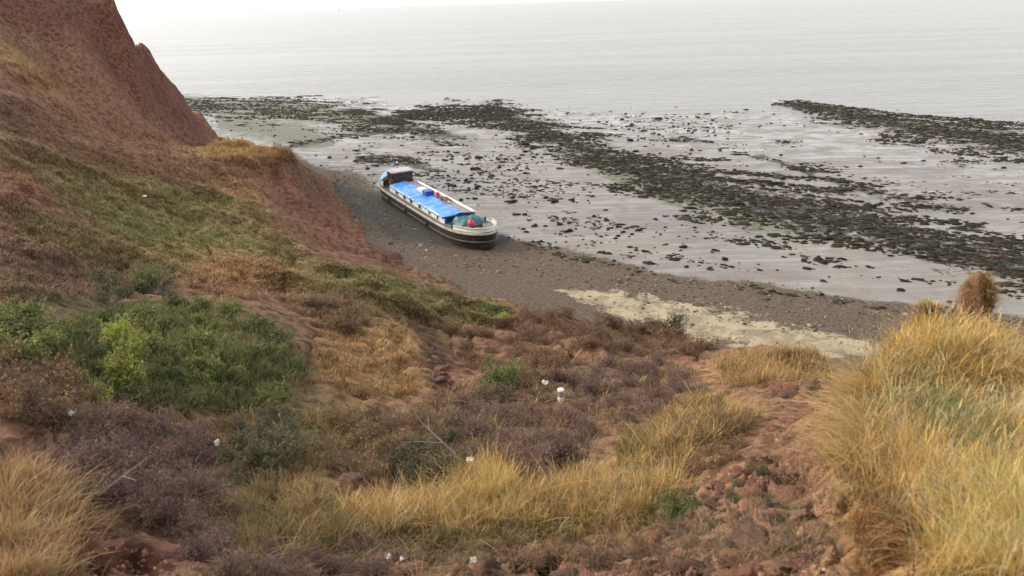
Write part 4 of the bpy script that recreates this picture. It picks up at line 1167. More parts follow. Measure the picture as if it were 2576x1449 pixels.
thicket('green', [(150, 830), (250, 780), (400, 760), (560, 790), (700, 860), (770, 940), (700, 1030), (560, 1050), (400, 1030), (230, 1000), (170, 930)], 42, (0.34, 0.62), 'dark green thicket bush', 'bush', 'bushes of the green thicket', 44, near=((300, 940, 'crowding round the bright yellow green shrub'), (340, 790, 'along the upper rim below the olive turf'), (520, 800, 'below the tan crest of the slope'), (700, 880, 'next to the tan slumped mound'), (680, 1000, 'at the lower corner towards the mound'), (480, 1020, 'on its lower fringe above the olive grass'), (480, 900, 'in the dense dark middle of the thicket'), (190, 900, 'at the end towards the cliff')))
thicket('green', [(-30, 820), (60, 810), (120, 850), (110, 920), (-30, 930)], 7, (0.5, 0.8), 'dark green bush apart from the thicket', 'bush', 'bushes left of the green thicket', 44, near=((0, 840, 'under the brown cliff slope'), (90, 860, 'nearest the bright green shrubs'), (40, 920, 'just above low brown scrub')))
for u, v, s in ((300, 985, 0.8), (330, 940, 0.75), (285, 900, 0.7), (315, 880, 0.6), (345, 1000, 0.6)):
    plant('yellow', u, v, s, 'bright yellow green upright shrub at the edge of the dark thicket', 'shrub', 'bright shrubs in the green thicket')
plant('yellow', 255, 1020, 0.5, 'small yellowish shrub below the bright upright shrubs', 'shrub')
thicket('grey', [(250, 720), (400, 700), (470, 730), (430, 770), (260, 780)], 7, (0.6, 0.9), 'grey green bush along the upper rim of the thicket', 'bush', 'bushes along the rim of the thicket', 40)
thicket('purple', [(1080, 1040), (1200, 1010), (1400, 990), (1500, 1060), (1450, 1150), (1330, 1210), (1150, 1190), (1060, 1130)], 26, (0.45, 0.8), 'purple brown twiggy shrub in the hollow', 'shrub', 'purple shrubs in the middle hollow', 44, near=((1400, 1010, 'beside the white canister'), (1150, 1150, 'around the pale forked branch'), (1330, 1120, 'by the straight dead stick'), (1340, 1200, 'just behind the straw yellow grass'), (1130, 1050, 'below the fresh green bush'), (1470, 1090, 'towards the slope grass')))
thicket('purple', [(1400, 920), (1550, 890), (1720, 930), (1760, 990), (1650, 1060), (1500, 1060), (1400, 1000)], 22, (0.45, 0.8), 'purple brown shrub above the hollow', 'shrub', 'purple shrubs above the hollow', 44, near=((1420, 950, 'uphill of the white canister'), (1560, 910, 'under the brown scrub lip'), (1720, 950, 'towards the tan grass over the sand'), (1640, 1050, 'at the head of the slope grass'), (1520, 1040, 'in the middle of the patch')))
thicket('purple', [(180, 1090), (350, 1070), (500, 1110), (540, 1220), (480, 1330), (300, 1300), (200, 1250)], 32, (0.38, 0.62), 'purple brown twiggy shrub', 'shrub', 'purple shrubs by the tan bank', 48, near=((210, 1230, 'touching the tan grass bank'), (260, 1100, 'near the white paper scrap on the bank'), (420, 1090, 'below the green thicket fringe'), (520, 1180, 'near the crumpled white bag'), (470, 1310, 'at the edge of the bare red bank'), (330, 1220, 'beside the grey dead stick')))
thicket('purple', [(430, 1290), (540, 1240), (560, 1400), (470, 1430)], 8, (0.3, 0.5), 'dark purple shrub', 'shrub', 'purple shrubs on the red bank', 44, near=((480, 1280, 'at the top of the bare red bank'), (500, 1410, 'at the foot of the bare red bank'), (545, 1330, 'between red bank and olive grass')))
thicket('brown', [(1300, 800), (1450, 790), (1620, 812), (1720, 850), (1800, 885), (1650, 900), (1450, 880), (1300, 860)], 40, (0.6, 1.0), 'brown scrub bush on the lip', 'shrub', 'brown scrub above the sand', 34, near=((1310, 810, 'by the yellow green beach edge bush'), (1450, 800, 'on bare red earth above the shingle'), (1620, 820, 'against the pale sand'), (1760, 880, 'towards the tan grass over the sand'), (1500, 870, 'set back above the purple shrubs'), (1350, 860, 'set back above the brown hollow'), (1690, 890, 'behind the dark upright bush')))
thicket('brown', [(1130, 830), (1300, 850), (1400, 930), (1300, 990), (1180, 930)], 22, (0.5, 0.85), 'brown scrub bush', 'shrub', 'brown scrub by the mound', 38, near=((1150, 850, 'under the dark scarp of the mound'), (1200, 930, 'uphill of the fresh green bush'), (1300, 970, 'between fresh green bush and purple shrubs'), (1320, 880, 'in the saddle between mound and lip')))
thicket('brown', [(780, 770), (900, 750), (980, 790), (900, 830), (800, 830)], 12, (0.5, 0.8), 'dark brown scrub bush', 'shrub', 'brown scrub on the mound top', 34, near=((800, 790, 'on the mound towards the green thicket'), (950, 790, 'on the mound top by its scarp')))
thicket('brown', [(0, 930), (150, 960), (220, 1040), (150, 1090), (0, 1060)], 16, (0.4, 0.65), 'low brown scrub', 'shrub', 'brown scrub at the left', 46, near=((20, 950, 'just below the outlying green bushes'), (180, 1000, 'at the foot of the green thicket'), (120, 1070, 'uphill of the white paper scrap')))
thicket('brown', [(850, 1060), (1050, 1050), (1080, 1180), (900, 1210), (800, 1160)], 20, (0.35, 0.6), 'low brown scrub', 'shrub', 'brown scrub left of the hollow', 46, near=((900, 1070, 'at the foot of the tan mound'), (1050, 1080, 'bordering the purple hollow'), (850, 1180, 'amid the low olive grass'), (1010, 1190, 'uphill of the straw yellow grass')))
thicket('grey', [(560, 1060), (720, 1050), (760, 1120), (680, 1240), (580, 1260)], 15, (0.4, 0.65), 'grey green bush', 'bush', 'grey green bushes on the near slope', 46, near=((560, 1090, 'just uphill of the crumpled white bag'), (700, 1080, 'under the green thicket fringe'), (620, 1220, 'between the white bag and olive grass')))
thicket('grey', [(1020, 1130), (1120, 1130), (1160, 1200), (1060, 1230), (980, 1210)], 9, (0.4, 0.6), 'dark grey green bush under the bare branches', 'bush', 'grey green bushes under the branches', 44)
thicket('brown', [(1750, 1050), (1900, 1080), (1850, 1160), (1720, 1220), (1700, 1140)], 12, (0.3, 0.5), 'brown scrub', 'shrub', 'brown scrub by the gully', 44, near=((1780, 1060, 'at the upper end of the slope grass'), (1870, 1110, 'on the rim of the red gully'), (1740, 1190, 'between slope grass and gully floor')))
thicket('purple', [(560, 1390), (760, 1370), (1000, 1390), (1010, 1449), (700, 1470), (560, 1460)], 16, (0.18, 0.34), 'low tangled dark scrub', 'shrub', 'dark scrub on the near edge', 40, near=((600, 1420, 'next to the bare red bank'), (800, 1410, 'below the olive grass'), (960, 1410, 'by the two paper scraps')))
thicket('brown', [(1250, 1390), (1500, 1370), (1700, 1330), (1700, 1400), (1450, 1430), (1250, 1430)], 12, (0.16, 0.3), 'small dead brown scrub', 'shrub', 'brown scrub on the near edge', 40, near=((1350, 1400, 'under the straw yellow grass'), (1650, 1360, 'by the small dark green bush')))
thicket('grey', [(1780, 1200), (1900, 1180), (1960, 1300), (1860, 1400), (1780, 1330)], 8, (0.14, 0.26), 'small grey weed on the crumbled gully floor', 'weed', 'grey weeds in the gully', 60)
for u, v, s in ((1250, 985, 0.85), (1275, 960, 0.7), (1225, 1005, 0.6)):
    plant('green', u, v, s, 'fresh green bush alone amid brown scrub below the mound', 'bush', 'green bushes below the mound')
plant('yellow', 1262, 800, 1.0, 'yellow green bush at the edge of the beach', 'bush', asp=0.6)
plant('grey', 1692, 838, 0.9, 'dark bush standing up against the pale sand', 'bush', asp=1.3)
plant('green', 1698, 1310, 0.36, 'small dark green bush at the right end of the straw grass', 'bush')
plant('green', 360, 735, 0.9, 'dark bush at the head of the thicket', 'bush')
for kind in protos:
    for k, o in enumerate(protos[kind]):
        if (kind, k) not in used:
            for chd in list(o.children): bpy.data.objects.remove(chd)
            bpy.data.objects.remove(o)

# bare branches
def branch(pts, r0, label, forks=()):
    P3 = [Vector(p) for p in pts]
    root = empty('dead_branch', P3[0])
    bm = bmesh.new(); tube(bm, [p - P3[0] for p in P3], list(np.linspace(r0, r0 * 0.3, len(P3))), 5)
    bm_obj('limb', bm, M_DEADW, root)
    for f in forks:
        bm = bmesh.new(); q = [Vector(p) - P3[0] for p in f]; tube(bm, q, list(np.linspace(r0 * .6, r0 * .2, len(q))), 4)
        bm_obj('twig', bm, M_DEADW, root)
    return tag(root, label, 'branch', )
def px(u, v, up=0.0):
    P, _ = pick(u, v); return P[0] + [0, 0, up]
B0 = px(1165, 1170, 0.05)
branch([B0, B0 + [-.35, .1, .35], B0 + [-.75, .3, .68], B0 + [-.95, .35, 1.0]], 0.022, 'pale forked dead branch leaning out of the purple hollow',
       [[B0 + [-.35, .1, .35], B0 + [-.8, 0, .45], B0 + [-1.1, 0, .44]], [B0 + [-.6, .2, .56], B0 + [-.62, .25, .95]]])
B1 = px(1330, 1120, 0.1)
branch([B1, B1 + [-.4, .1, .12], B1 + [-.9, .2, .42]], 0.016, 'thin straight dead stick across the purple shrubs', [[B1 + [-.4, .1, .12], B1 + [-.55, .1, .4]]])
B2 = px(1440, 1075, 0.2)
branch([B2, B2 + [-.5, 0, .06], B2 + [-1.0, .1, .05]], 0.014, 'level dead stick near the white cup', [[B2 + [-.5, 0, .06], B2 + [-.75, 0, .25]]])
B3 = px(250, 1270, 0.1)
branch([B3, B3 + [.3, .1, .2], B3 + [.6, .25, .38]], 0.014, 'grey dead stick beside the tan grass bank', [[B3 + [.3, .1, .2], B3 + [.5, .0, .2]]])
# ================================================================ SEAWEED AND STONES ON THE FLATS
def weed_mat():
    m, nt, N, L, b = new_mat('wet_bladder_weed')
    col = attr(nt, 'Col', 'Color')
    n1 = noise(nt, 5.0, 5, 0.65)
    L.new(mixc(nt, maprange(nt, n1, 0.4, 0.65), mixc(nt, 0.6, col, (0.006, 0.006, 0.005)), col), b.inputs['Base Color'])
    b.inputs['Roughness'].default_value = 0.85; b.inputs['Specular IOR Level'].default_value = 0.12
    bp = N.new('ShaderNodeBump'); bp.inputs['Strength'].default_value = 0.8; bp.inputs['Distance'].default_value = 0.08
    L.new(n1, bp.inputs['Height']); L.new(bp.outputs[0], b.inputs['Normal'])
    return m
M_WEED = weed_mat()
NS = 6
def clumps(P, r, h, ang, asp, cols):
    """low ragged mounds: P (n,3), radius, height"""
    n = len(P); V = []; 
    for ring, (rf, zf) in enumerate(((1.0, -0.35), (0.72, 0.62))):
        for k in range(NS):
            t = 2 * math.pi * (k + 0.5 * ring) / NS
            rr = r * rf * rng.uniform(0.62, 1.25, n)
            x = np.cos(t) * rr * asp; y = np.sin(t) * rr / asp
            V.append(P + np.stack([x * np.cos(ang) - y * np.sin(ang), x * np.sin(ang) + y * np.cos(ang), h * zf * (rng.uniform(0.7, 1.3, n) if ring else 1)], -1))
    V.append(P + np.stack([np.zeros(n), np.zeros(n), h * rng.uniform(0.85, 1.2, n)], -1))
    m = len(V)
    V = np.stack(V, 1).reshape(-1, 3)
    q = [];  t3 = []
    for k in range(NS):
        k2 = (k + 1) % NS
        q += [(k, k2, NS + k2, NS + k)]; t3 += [(NS + k, NS + k2, 2 * NS)]
    b = np.arange(n)[:, None, None] * m
    F4 = (b + np.array(q)[None]).reshape(-1, 4); F3 = (b + np.array(t3)[None]).reshape(-1, 3)
    return V, F4, F3, np.repeat(cols, m, 0)

def beach_z_at(x, y):
    i = np.clip(np.searchsorted(bx, x) - 1, 0, len(bx) - 2); j = np.clip(np.searchsorted(by, y) - 1, 0, len(by) - 2)
    a = np.clip((x - bx[i]) / (bx[i + 1] - bx[i]), 0, 1); c = np.clip((y - by[j]) / (by[j + 1] - by[j]), 0, 1)
    return (BZ[j, i] * (1 - a) + BZ[j, i + 1] * a) * (1 - c) + (BZ[j + 1, i] * (1 - a) + BZ[j + 1, i + 1] * a) * c

WPAL = np.array([lin(c) for c in ((54, 47, 36), (42, 39, 32), (64, 56, 42), (56, 57, 38), (62, 48, 40), (46, 49, 36))])
def strew(n, cover, thr=0.0):
    x = rng.uniform(-95, 85, n); y = rng.uniform(28, 200, n)
    z = beach_z_at(x, y); P = np.stack([x, y, z], -1)
    u, v, _ = proj(P)
    k = (u > -150) & (u < 2750) & (cover(u, v + 8 * fbm(x / 6, y / 6, 121, 3), x, y) > thr) & (z > -0.28) & (ground_z(x, y) < z)
    c, s_ = math.cos(-BARGE_ANG), math.sin(-BARGE_ANG)
    lx = (x - barge.location.x) * c - (y - barge.location.y) * s_; ly = (x - barge.location.x) * s_ + (y - barge.location.y) * c
    k &= ~((np.abs(lx) < 13.6) & (np.abs(ly) < 2.9))
    return P[k]

def bed(name, n, bnd, label, rr=(0.10, 0.42), hh=(0.05, 0.20), pal=WPAL, k=2.6, off=0.0):
    P = strew(n, lambda u, v, x, y: band(u, v, bnd) + off + k * fbm((x * _t[0] + y * _t[1]) / 7.0, (x * WL_N[0] + y * WL_N[1]) / 2.6, 151, 4) + rng.normal(0, 0.25, len(x)), 0.22)
    P[:, 2] -= 0.02
    m = len(P); r = np.clip(rng.lognormal(math.log((rr[0] + rr[1]) * 0.4), 0.5, m), rr[0] * 0.7, rr[1] * 1.9); h = rng.uniform(*hh, m) * (r / rr[1]) ** 0.5
    ang = math.atan2(_t[1], _t[0]) + rng.normal(0, 0.5, m)
    col = pal[rng.integers(0, len(pal), m)] * rng.uniform(0.7, 1.3, (m, 1))
    V, F4, F3, cc = clumps(P, r, h, ang, rng.uniform(1.0, 1.5, m), col)
    o = mesh_np(name, V, [F4, F3], M_WEED, smooth_sh=True, col=cc)
    print(name, m)
    return tag(o, label, 'seaweed', kind='stuff')
GPAL = np.array([lin(c) for c in ((66, 74, 50), (56, 64, 46), (76, 80, 58), (50, 48, 39))])
bed('seaweed_bed', 260000, BAND_A, 'long dark belt of weed covered rocks crossing the mudflat', off=0.42, k=2.2)
bed('outer_seaweed_bed', 170000, BAND_B, 'dark weed belt along the water edge of the outer flat', off=0.35, k=2.2)
bed('green_seaweed_bed', 170000, BAND_C, 'green and brown weedy rocks below the headland', pal=np.vstack([GPAL, WPAL]), off=0.1)
bed('forked_seaweed_bed', 140000, BAND_E, 'forked patch of dark weed between headland and main belt')
bed('thin_seaweed_line', 120000, BAND_D, 'broken thin line of weed on the grey flat', off=-0.05, k=2.6)
bed('stern_seaweed_bed', 110000, BAND_F, 'dark weed patch behind the stern of the barge', off=-0.1, k=2.0)
bed('creek_seaweed_line', 80000, BAND_H, 'thin weed line beside the pale tidal creek', off=-0.2)
bed('patchy_seaweed', 150000, [(930, 380, 60), (1000, 430, 100), (1300, 500, 150), (1600, 600, 110), (2000, 650, 70), (2500, 740, 50)], 'small patches of weed dotted over the mud around the barge', (0.08, 0.3), (0.04, 0.14), WPAL, 2.4, -1.05)
bed('outer_patchy_seaweed', 120000, [(1250, 290, 30), (1500, 340, 60), (1900, 420, 110), (2300, 470, 110), (2600, 500, 110)], 'small patches of weed dotted over the outer flat', (0.08, 0.26), (0.04, 0.12), WPAL, 2.4, -1.2)
bed('shingle_edge_weed', 80000, [(1240, 585, 14), (1300, 612, 14), (1500, 660, 12), (1700, 706, 12), (2000, 748, 12), (2300, 792, 14), (2600, 830, 18)], 'weed and stones strewn along the edge of the shingle', (0.15, 0.4), (0.06, 0.16), np.vstack([GPAL, WPAL]), 2.4, -0.3)

# pebbles of the upper beach
def pebbles(name, n, cover, label, pal, r0):
    P = strew(n, cover, 0.1); m = len(P); r = rng.lognormal(math.log(r0), 0.45, m)
    V, F4, F3, cc = clumps(P, r, r * rng.uniform(.5, .9, m), rng.uniform(0, 6.28, m), rng.uniform(1, 1.4, m), np.array([lin(c) for c in pal])[rng.integers(0, len(pal), m)] * rng.uniform(.7, 1.25, (m, 1)))
    print(name, m)
    return tag(mesh_np(name, V, [F4, F3], M_PEB, smooth_sh=True, col=cc), label, 'pebbles', kind='stuff')
M_PEB = leaf_mat('beach_pebbles', 0.0, 0.8, 0.3, False)
pebbles('shingle_pebbles', 120000, lambda u, v, x, y: np.maximum(band(u, v, BAND_G), band(u, v, BAND_G2)) + 1.2 * fbm(x / 2.5, y / 2.5, 155, 3), 'brown and grey pebbles of the shingle bank around the barge', ((120, 104, 88), (92, 80, 68), (146, 130, 112), (76, 66, 56), (104, 98, 84)), 0.075)
pebbles('sand_pebbles', 90000, lambda u, v, x, y: band(u, v, BAND_S) + 1.6 * fbm(x / 2.0, y / 2.0, 157, 3) - 0.05, 'scattered pebbles lying on the pale sand', ((150, 132, 106), (120, 104, 84), (176, 158, 128), (98, 86, 68)), 0.065)
# separate stones on the mud
def stone_cover(u, v, x, y):
    d = np.full(len(u), 0.05)
    d += 0.9 * np.exp(-(((u - 1120) / 150) ** 2 + ((v - 440) / 50) ** 2)) + 1.0 * np.exp(-(((u - 1300) / 130) ** 2 + ((v - 540) / 55) ** 2)) + 0.75 * np.exp(-(((u - 1480) / 140) ** 2 + ((v - 600) / 50) ** 2))
    d += 0.5 * np.exp(-(((u - 1750) / 260) ** 2 + ((v - 660) / 40) ** 2)) + 0.3 * np.exp(-(((u - 2200) / 250) ** 2 + ((v - 730) / 30) ** 2)) + 0.4 * np.exp(-(((u - 1700) / 160) ** 2 + ((v - 330) / 40) ** 2))
    d += 0.5 * np.exp(-(((u - 1300) / 120) ** 2 + ((v - 400) / 40) ** 2)) + 0.35 * np.exp(-(((u - 1950) / 120) ** 2 + ((v - 270) / 15) ** 2))
    ok = (v > 262) & (A_mud(u, v) > 0)
    return np.where(ok, d * np.clip(0.55 + 1.6 * fbm(x / 5, y / 5, 161, 3), 0.05, 1.4) - rng.uniform(0, 1, len(u)) * 6.0, -9)
def A_mud(u, v):
    return np.interp(u, [880, 1000, 1240, 1300, 1500, 1700, 2000, 2300, 2600], [430, 470, 575, 606, 655, 702, 745, 788, 826]) - v
SP = strew(240000, stone_cover, 0.0)
_su, _sv, _sz = proj(SP)
SR = rng.lognormal(-1.6, 0.5, len(SP)).clip(0.09, 0.8)
order = np.argsort(-(SR / _sz) * ((_su > 0) & (_su < 2576)))
print('stones', len(SP))
top = order[:290]; rest = order[290:]
if len(rest):
    m = len(rest); V, F4, F3, cc = clumps(SP[rest], SR[rest], SR[rest] * 0.5, rng.uniform(0, 6.28, m), rng.uniform(1, 1.4, m), WPAL[rng.integers(0, 6, m)])
    tag(mesh_np('scattered_stones', V, [F4, F3], M_WEED, smooth_sh=True, col=cc), 'smaller dark stones sprinkled over the grey mudflat', 'stones', kind='stuff')
stone_me = []
for k in range(8):
    V, F4, F3, cc = clumps(np.zeros((1, 3)), np.ones(1), np.full(1, 0.5), np.zeros(1), np.full(1, 1.0 + 0.06 * k), WPAL[[k % 6]])
    o = mesh_np('weedy_stone', V, [F4, F3], M_WEED, smooth_sh=True, col=cc); stone_me.append(o.data); bpy.data.objects.remove(o)
LMK = [(1130, 440, 'near the stern of the barge'), (1010, 360, 'by the forked dark weed patch'), (1300, 420, 'between the barge and the long weed belt'), (1290, 540, 'off the bow of the barge'), (1480, 590, 'midway from barge bow to weed belt'), (1650, 480, 'close under the long weed belt'),
       (1500, 660, 'at the shingle edge below the barge bow'), (1750, 680, 'on bare mud above the pale sand'), (1650, 320, 'at the sea end of the long belt'), (2100, 700, 'on open mud behind the turf hummock'), (2300, 420, 'on the outer flat between two weed belts'), (1950, 275, 'at the tip of the outer weed belt'), (2350, 520, 'by the broken thin weed line'), (2250, 640, 'along the landward side of the long belt'), (1900, 640, 'in the clear strip under the belt')]
for i in top:
    o = bpy.data.objects.new('weedy_stone', stone_me[random.randrange(8)]); C.objects.link(o)
    o.location = SP[i]; o.rotation_euler = (0, 0, random.uniform(0, 6.28)); s = float(SR[i]); o.scale = (s, s * random.uniform(.7, 1.1), s * random.uniform(.7, 1.2))
    l = min(LMK, key=lambda q: (q[0] - _su[i]) ** 2 + (2 * (q[1] - _sv[i])) ** 2)[2]
    big = 'large' if s > 0.42 else ('small' if s < 0.22 else 'middling')
    tag(o, big + ' dark weedy stone ' + l, 'stone', 'dark stones on the mudflat')

# ================================================================ EARTH CLODS ON THE NEAR SLOPE
def clod_mat(name, rgb):
    m, nt, N, L, b = new_mat(name)
    tc = N.new('ShaderNodeTexCoord')
    n1 = noise(nt, 3.0, 6, 0.7, tc.outputs['Object']); n2 = noise(nt, 14.0, 4, 0.7, tc.outputs['Object'])
    c = lin(rgb)
    c1 = mixc(nt, maprange(nt, n1, 0.38, 0.62), c * 0.55, c * 1.1)
    L.new(mixc(nt, maprange(nt, n2, 0.5, 0.75), c1, np.clip(c * 1.7, 0, 1)), b.inputs['Base Color'])
    b.inputs['Roughness'].default_value = 0.95; b.inputs['Specular IOR Level'].default_value = 0.15
    bp = N.new('ShaderNodeBump'); bp.inputs['Strength'].default_value = 0.8; bp.inputs['Distance'].default_value = 0.12
    L.new(n1, bp.inputs['Height']); L.new(bp.outputs[0], b.inputs['Normal'])
    return m
M_CLOD = [clod_mat('red_clay_clod', (134, 94, 78)), clod_mat('brown_earth_clod', (112, 86, 74)), clod_mat('pale_dry_clod', (156, 122, 98))]
def lump_mesh(seed, sub=3, rough=0.35, flat=0.7):
    bm = bmesh.new(); bmesh.ops.create_icosphere(bm, subdivisions=sub, radius=1.0)
    for v in bm.verts:
        p = np.array(v.co)
        q = p * 1.3 + seed * 3.7
        d = 1 + rough * (fbm(np.array([q[0] + q[2] * .7]), np.array([q[1] - q[2] * .6]), 171 + seed, 4)[0] * 1.6)
        d += 0.10 * (abs(math.sin(5 * p[0] + seed)) * abs(math.cos(4 * p[1] - seed)))
        v.co = Vector((p[0] * d, p[1] * d, p[2] * d * flat))
    me = bpy.data.meshes.new('earth_clod'); bm.to_mesh(me); bm.free()
    for p in me.polygons: p.use_smooth = True
    return me
clod_me = []
for k in range(9):
    me = lump_mesh(k + 1, 3, 0.95, 0.6); me.materials.append(M_CLOD[k % 3]); clod_me.append(me)
def clods(poly, n, sr, label, near=()):
    u, v = sample_poly(poly, n); P, ok = pick(u, v)
    for a, b, p, o_ in zip(u, v, P, ok):
        if not o_: continue
        s = random.uniform(*sr) * random.choice((0.4, 0.5, 0.7, 1.0))
        o = bpy.data.objects.new('earth_clod', random.choice(clod_me)); C.objects.link(o)
        o.location = (p[0], p[1], p[2] - 0.12 * s); o.scale = (s, s * random.uniform(.7, 1.1), s * random.uniform(.7, 1.0)); o.rotation_euler = (random.uniform(-.3, .3), random.uniform(-.3, .3), random.uniform(0, 6.28))
        lb = ('small ' if s < 0.05 else 'big ' if s > 0.10 else '') + label
        if near: lb += ' ' + min(near, key=lambda q: (q[0] - a) ** 2 + (q[1] - b) ** 2)[2]
        tag(o, lb, 'earth clod', 'clods of earth on the near slope')
clods([(1720, 1240), (1850, 1180), (2040, 1200), (2080, 1300), (2080, 1460), (1650, 1460), (1640, 1370)], 130, (0.07, 0.17), 'crumbled red clod', ((2060, 1300, 'under the overhanging turf edge'), (1720, 1280, 'by the small dark green bush'), (1900, 1200, 'in the gully head'), (1700, 1430, 'on the near red bank'), (1950, 1400, 'at the foot of the gully')))
clods([(600, 1410), (900, 1390), (1250, 1390), (1640, 1385), (1640, 1470), (600, 1470)], 70, (0.06, 0.13), 'brown clod on the dark near edge', ((1000, 1440, 'by the white paper scraps'), (1250, 1420, 'below the straw grass band'), (1500, 1430, 'towards the red gully'), (700, 1430, 'below the olive grass')))
clods([(60, 1040), (220, 1060), (240, 1180), (40, 1170)], 26, (0.06, 0.13), 'pale clod on the bank with the paper scrap')
clods([(860, 1205), (950, 1195), (960, 1235), (870, 1240)], 8, (0.12, 0.22), 'pale clod behind the straw grass')
clods([(1050, 880), (1110, 880), (1130, 980), (1070, 980)], 14, (0.16, 0.30), 'pale clod fallen along the mound scarp')
clods([(1930, 970), (2060, 940), (2060, 1080), (1960, 1120)], 30, (0.08, 0.18), 'brown clod in the upper gully')

def crumbs(poly, n, sr, label):
    u, v = sample_poly(poly, n); P, ok = pick(u, v, 0.03); P = P[ok]; m = len(P)
    r = rng.lognormal(math.log(sr), 0.5, m)
    pal = np.array([lin(c) for c in ((150, 104, 84), (128, 92, 76), (168, 126, 100), (112, 82, 70), (140, 112, 92))])
    P[:, 2] -= r * 0.25
    V, F4, F3, cc = clumps(P, r, r * rng.uniform(0.5, 0.9, m), rng.uniform(0, 6.28, m), rng.uniform(1, 1.3, m), pal[rng.integers(0, 5, m)] * rng.uniform(.7, 1.2, (m, 1)))
    o = mesh_np('earth_crumbs', V, [F4, F3], M_CRUMB, col=cc)
    return tag(o, label, 'earth', kind='stuff')
M_CRUMB = leaf_mat('crumbled_clay', 0.0, 0.95, 0.35, False)
crumbs([(1700, 1240), (1850, 1160), (1960, 1040), (2060, 980), (2090, 1200), (2120, 1470), (1500, 1470), (1640, 1370)], 2600, 0.015, 'fine crumbled red earth over the gully floor')
crumbs([(200, 1400), (600, 1390), (1250, 1385), (1640, 1375), (1640, 1470), (200, 1470)], 1500, 0.014, 'fine crumbled brown earth along the dark near edge')

# tall lump of earth on the hummock, and its small neighbour
def pinnacle(u, D, s, ht, label, seed, lean):
    d = ray(u, 800); hh = math.hypot(d[0], d[1]); P = np.array([d[0] / hh * D, d[1] / hh * D, 0.0]); P[2] = ground_z(P[:1], P[1:2])[0]
    root = empty('earth_pinnacle', P)
    me = lump_mesh(seed, 4, 0.42, 1.0); me.materials.append(M_CLOD_P)
    for vv in me.vertices:
        z = vv.co.z; k = 1.0 - 0.22 * max(0, -z) + 0.06 * z
        vv.co = Vector((vv.co.x * s * k + lean * z * ht * 0.5, vv.co.y * s * k, (z * 0.5 + 0.36) * ht))
    b = bpy.data.objects.new('soil_body', me); C.objects.link(b); b.parent = root
    n = 900; a = rng.uniform(0, 6.28, n); r = s * np.sqrt(rng.uniform(0, 1, n)) * 0.95
    zt = ht * (0.36 + 0.5 * np.sqrt(np.clip(1 - (r / s) ** 2, 0, 1))) * 0.98
    B = np.stack([np.cos(a) * r + lean * 0.35 * ht, np.sin(a) * r, zt], -1)
    col = np.array([lin(c) for c in GOLD + TANP])[rng.integers(0, len(GOLD + TANP), n)] * rng.uniform(.75, 1.1, (n, 1))
    V, F4, F3, cc = blades(B, rng.uniform(0.06, 0.16, n), -a + math.pi / 2 + rng.normal(0, .4, n), rng.uniform(.5, 1.4, n), rng.uniform(0.008, 0.014, n), col * .7, col, 3)
    n2 = 1700; a2 = rng.uniform(0, 6.28, n2); zz = rng.uniform(0.05, 0.75, n2); pr = s * np.sqrt(np.clip(1 - ((zz - 0.36) / 0.5) ** 2, 0.05, 1)) * (1 - 0.11 * np.clip(0.72 - 2 * zz, 0, 1))
    B2 = np.stack([np.cos(a2) * pr * 0.97 + lean * (zz - .36) * ht, np.sin(a2) * pr * 0.97, zz * ht], -1)
    c2 = np.array([lin(c) for c in DEAD + ORAN + TANP])[rng.integers(0, len(DEAD + ORAN + TANP), n2)] * rng.uniform(.7, 1.1, (n2, 1))
    h2 = blades(B2, rng.uniform(0.04, 0.15, n2), -a2 + math.pi / 2 + rng.normal(0, .5, n2), rng.uniform(.8, 2.2, n2), rng.uniform(0.007, 0.013, n2), c2 * .8, c2, 3, 0.5)
    F4 = np.vstack([F4, h2[1] + len(V)]); F3 = np.vstack([F3, h2[2] + len(V)]); V = np.vstack([V, h2[0]]); cc = np.vstack([cc, h2[3]])
    tag(mesh_np('grass_cap', V, [F4, F3], M_GRASS, root, col=cc), kind='stuff')
    return tag(root, label, 'earth lump')
M_CLOD_P = clod_mat('tan_brown_earth', (118, 90, 70))
pinnacle(2440, 11.8, 0.20, 1.12, 'tall lump of tan earth capped with dry grass on the turf hummock', 3, 0.16)
pinnacle(2338, 11.7, 0.10, 0.42, 'low knob of tan earth next to the tall earth lump', 8, -0.1)

# ================================================================ LITTER
M_PLAST = paint('white_plastic', (232, 230, 222), 0.45, 0.12, 6.0)
M_PAPER = paint('dirty_white_paper', (214, 208, 200), 0.8, 0.2, 8.0)
M_PLAST.name = 'white_plastic'
M_GREYP = paint('grey_label', (150, 144, 134), 0.6, 0.2, 8.0)
P = px(1411, 1010)
can = empty('plastic_canister', (P[0], P[1], P[2]), 0.4)
def lathe(name, prof, mat, parent, n=14):
    bm = bmesh.new(); rr = [[bm.verts.new((r * math.cos(2 * math.pi * k / n), r * math.sin(2 * math.pi * k / n), z)) for k in range(n)] for r, z in prof]
    for i in range(len(rr) - 1):
        for k in range(n): bm.faces.new((rr[i][k], rr[i][(k + 1) % n], rr[i + 1][(k + 1) % n], rr[i + 1][k]))
    bm.faces.new(rr[0]); bm.faces.new(rr[-1])
    return bm_obj(name, bm, mat, parent, False)
lathe('body', [(0.05, 0), (0.09, 0.01), (0.095, 0.12), (0.085, 0.14)], M_PLAST, can)
lathe('label_band', [(0.082, 0.141), (0.084, 0.30), (0.082, 0.32)], M_GREYP, can)
lathe('lid', [(0.10, 0.321), (0.105, 0.33), (0.105, 0.37), (0.06, 0.40)], M_PLAST, can)
tag(can, 'upright white plastic canister with a grey band among purple shrubs', 'canister')
can.scale = (1.0, 1.0, 1.0)
